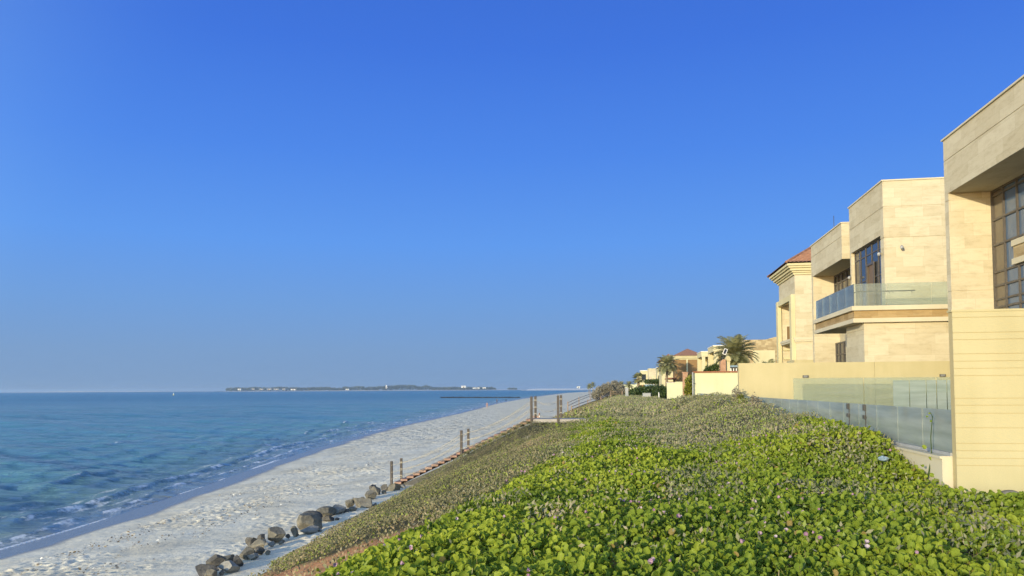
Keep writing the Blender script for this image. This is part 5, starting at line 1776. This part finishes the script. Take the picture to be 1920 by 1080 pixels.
t = thing('buoy', 'small pale yellow channel buoy far out on the sea', 'buoy', (-646, 988, SEA))
MB().tube([(-646, 988, SEA - .5), (-646, 988, SEA + .6)], [1.3, 1.2], 12).build('float', M['yellow'], t)
MB().tube([(-646, 988, SEA + .6), (-646, 988, SEA + 3.4)], [.7, .4], 8).build('tower', M['white'], t)

# islands: low sandy land, then trees and a few pale buildings
KI = 5000 / 3000.0
def isl(px, Yd=5000):
    """x in the world on the line y = Yd that carries a photo column"""
    u = (px - 960) / FPX
    return Yd * (math.sin(-YAW) + u * math.cos(YAW)) / (math.cos(YAW) + u * math.sin(YAW))


m_islsand = mat_noise('island_sand', (0.5, 0.47, 0.42), (0.62, 0.59, 0.53), .004)
def land_strip(name, pxs, tops, Yd, depth, mat, label):
    xs_ = [isl(p, Yd) for p in pxs]
    vs, fs = [], []
    for x_, h_ in zip(xs_, tops):
        vs += [(x_, Yd, SEA - .5), (x_, Yd + depth * .25, SEA + h_), (x_, Yd + depth * .8, SEA + h_), (x_, Yd + depth, SEA - .5)]
    for i in range(len(xs_) - 1):
        for k in range(3):
            fs.append((i * 4 + k, (i + 1) * 4 + k, (i + 1) * 4 + k + 1, i * 4 + k + 1))
    me = MB().add(vs, fs).build(name, mat)
    return tag(me, label, None, kind='structure')


land_strip('island', [405, 430, 480, 560, 640, 660, 740, 800, 850, 900, 985], [1.0, 4, 5, 4.5, 4.5, 5, 4, 4.5, 4, 4.5, 3.0], 5000, 300, m_islsand, 'low sandy island on the horizon')
land_strip('far_spit', [985, 1000, 1050, 1100, 1150, 1200], [6.0, 8.0, 7.6, 7.2, 7, 7], 3600, 400, M['white'], 'bright white sand spit on the horizon')
land_strip('far_spit_beach', [975, 1000, 1060, 1130, 1200], [.8, 1.8, 2.2, 2.2, 2], 3000, 150, m_islsand, 'pale beach in front of the white spit')
land_strip('far_coast', [-20, 30, 80, 110, 160, 200, 250, 300, 400], [1.5, 5, 9, 15, 11, 8, 11, 6, 3], 9000, 400, m_islsand, 'faint pale coast along the left horizon')

prof = np.array([(408, 730), (420, 729.2), (432, 727.6), (445, 726.6), (460, 727.2), (470, 725.6), (500, 727), (528, 725.6), (545, 726.5), (570, 727), (600, 725.8), (615, 726.0), (630, 727.6), (641, 728.4), (643, 725), (655, 725),
                 (657, 728.6), (659, 724.4), (682, 724.2), (684, 728.4), (690, 726), (705, 724.8), (722, 724.2), (730, 722.6), (745, 721.8), (762, 721.3), (778, 722.3), (782, 725), (790, 725.2), (796, 722.4), (803, 722.8), (810, 725.8),
                 (830, 727.2), (850, 726.4), (880, 726.6), (905, 726.4), (922, 726.2), (930, 729.2), (960, 728.4), (985, 729)])
m_isltree = mat_leaf('island_tree', [(0, (0.045, 0.06, 0.045)), (1, (0.11, 0.125, 0.09))], transl=.1)
n = 16000
ppx = RNG.uniform(410, 985, n)
topy = np.interp(ppx, prof[:, 0], prof[:, 1])
keep = topy < 728.6
ppx, topy = ppx[keep], topy[keep]
horiz = 728.53 + (1177.5 - ppx) * .00576
htop = np.maximum((horiz - topy) * 5000 / FPX + 5.8, 3) + 1.5
n = len(ppx)
Yd = 5000 + RNG.uniform(60, 230, n)
X_ = np.array([isl(p, y_) for p, y_ in zip(ppx, Yd)])
cl = fbm(X_ / 28, Yd / 60, 7, 2)
Zt = SEA + 2 + (htop * (.75 + .35 * cl) - 2) * RNG.random(n) ** .5
o = leaf_mesh('island_trees', np.stack([X_, Yd, Zt], 1), RNG.normal(size=(n, 3)) + np.array([-.3, -.8, .5]), 5.0 + 5 * RNG.random(n), OVAL_T, OVAL_F, m_isltree, RNG.random(n))
tag(o, 'dark belt of trees covering the island on the horizon', 'trees', kind='stuff')


def far_house(label, px0, px1, ytop, ybase, mat, roof=None, dome=False, Yd=4990):
    x0_, x1_ = isl(px0, Yd), isl(px1, Yd)
    hz_ = 728.53 + (1177.5 - (px0 + px1) / 2) * .00576
    zt_ = (hz_ - ytop) * Yd / FPX
    zb_ = min((hz_ - ybase) * Yd / FPX, zt_ - 4)
    t = thing('far_building', label, 'building', ((x0_ + x1_) / 2, Yd, SEA + 2))
    MB().box(x0_, x1_, Yd, Yd + 12, zb_, zt_).build('wall', mat, t)
    w = (x1_ - x0_)
    if dome:
        vs = [(x0_ + w * (.5 + .5 * math.cos(a_)), Yd + 6 + 6 * math.sin(b_) , zt_ + .003 + 6 * math.sin(a_)) for a_ in np.linspace(0, PI, 9) for b_ in np.linspace(-1.5, 1.5, 5)]
        fs = [(i * 5 + k, i * 5 + k + 1, (i + 1) * 5 + k + 1, (i + 1) * 5 + k) for i in range(8) for k in range(4)]
        MB().add(vs, fs).build('dome', mat, t)
    else:
        MB().box(x0_ - w * .03, x1_ + w * .03, Yd - 1, Yd + 13, zt_, zt_ + 1.2).build('roof', roof or mat, t)
    MB().box(x0_ + w * .3, x0_ + w * .7, Yd - .3, Yd - .01, zb_ + 1, zb_ + (zt_ - zb_) * .6).build('window', M['window'], t)
    return t


M['greyhouse'] = mat_noise('pale_grey_wall', (0.22, 0.22, 0.22), (0.28, 0.28, 0.27), .2)
far_house('small white house near the left tip of the island', 446, 451.5, 728.8, 732, M['white'])
for k, (a_, b_) in enumerate([(472, 477.5), (486, 494), (500, 509), (513, 523), (529, 535)]):
    far_house(['leftmost grey island house, narrow', 'second grey island house from the left tip', 'widest pair of grey island houses, left one', 'grey island house right of the widest pair', 'grey island house beside the red-roofed white one'][k], a_, b_, 728.4 + .2 * (k % 2), 731.0, M['greyhouse'])
far_house('white island house with a reddish roof', 545, 554, 729.2, 731.6, M['white'], M['coping'])
far_house('low white boathouse at the gap in the island trees', 648, 654, 729.4, 731.2, M['white'])
far_house('white water tower standing above the island trees', 723, 725.4, 722, 728, M['white'])
far_house('tall white building on the right part of the island', 864.5, 873, 723.4, 727.2, M['white'])
far_house('white domed building at the right end of the island', 904.5, 910.5, 726.2, 728.6, M['white'], dome=True)
far_house('low white row of sheds between the tall and domed buildings', 886, 899, 727, 728.8, M['white'])
far_house('white building on the spit, left of the distant palms', 1081, 1087, 725.0, 728, M['white'], Yd=3580)


# ================================================================== sea air
hz_ = MB().box(-15500, 15500, -600, 15500, -9.0, 45.0).build('haze', [])
hm = bpy.data.materials.new('haze'); hm.use_nodes = True
hN, hL = hm.node_tree.nodes, hm.node_tree.links
hN.remove(hN['Principled BSDF'])
pv = hN.new('ShaderNodeVolumePrincipled')
pv.inputs['Color'].default_value = (0.55, 0.75, 1.0, 1)
pv.inputs['Density'].default_value = 0.00008
pv.inputs['Anisotropy'].default_value = 0.2
hL.new(pv.outputs[0], hN['Material Output'].inputs['Volume'])
hz_.data.materials.append(hm)
tag(hz_, 'thin sea haze', None, kind='stuff')
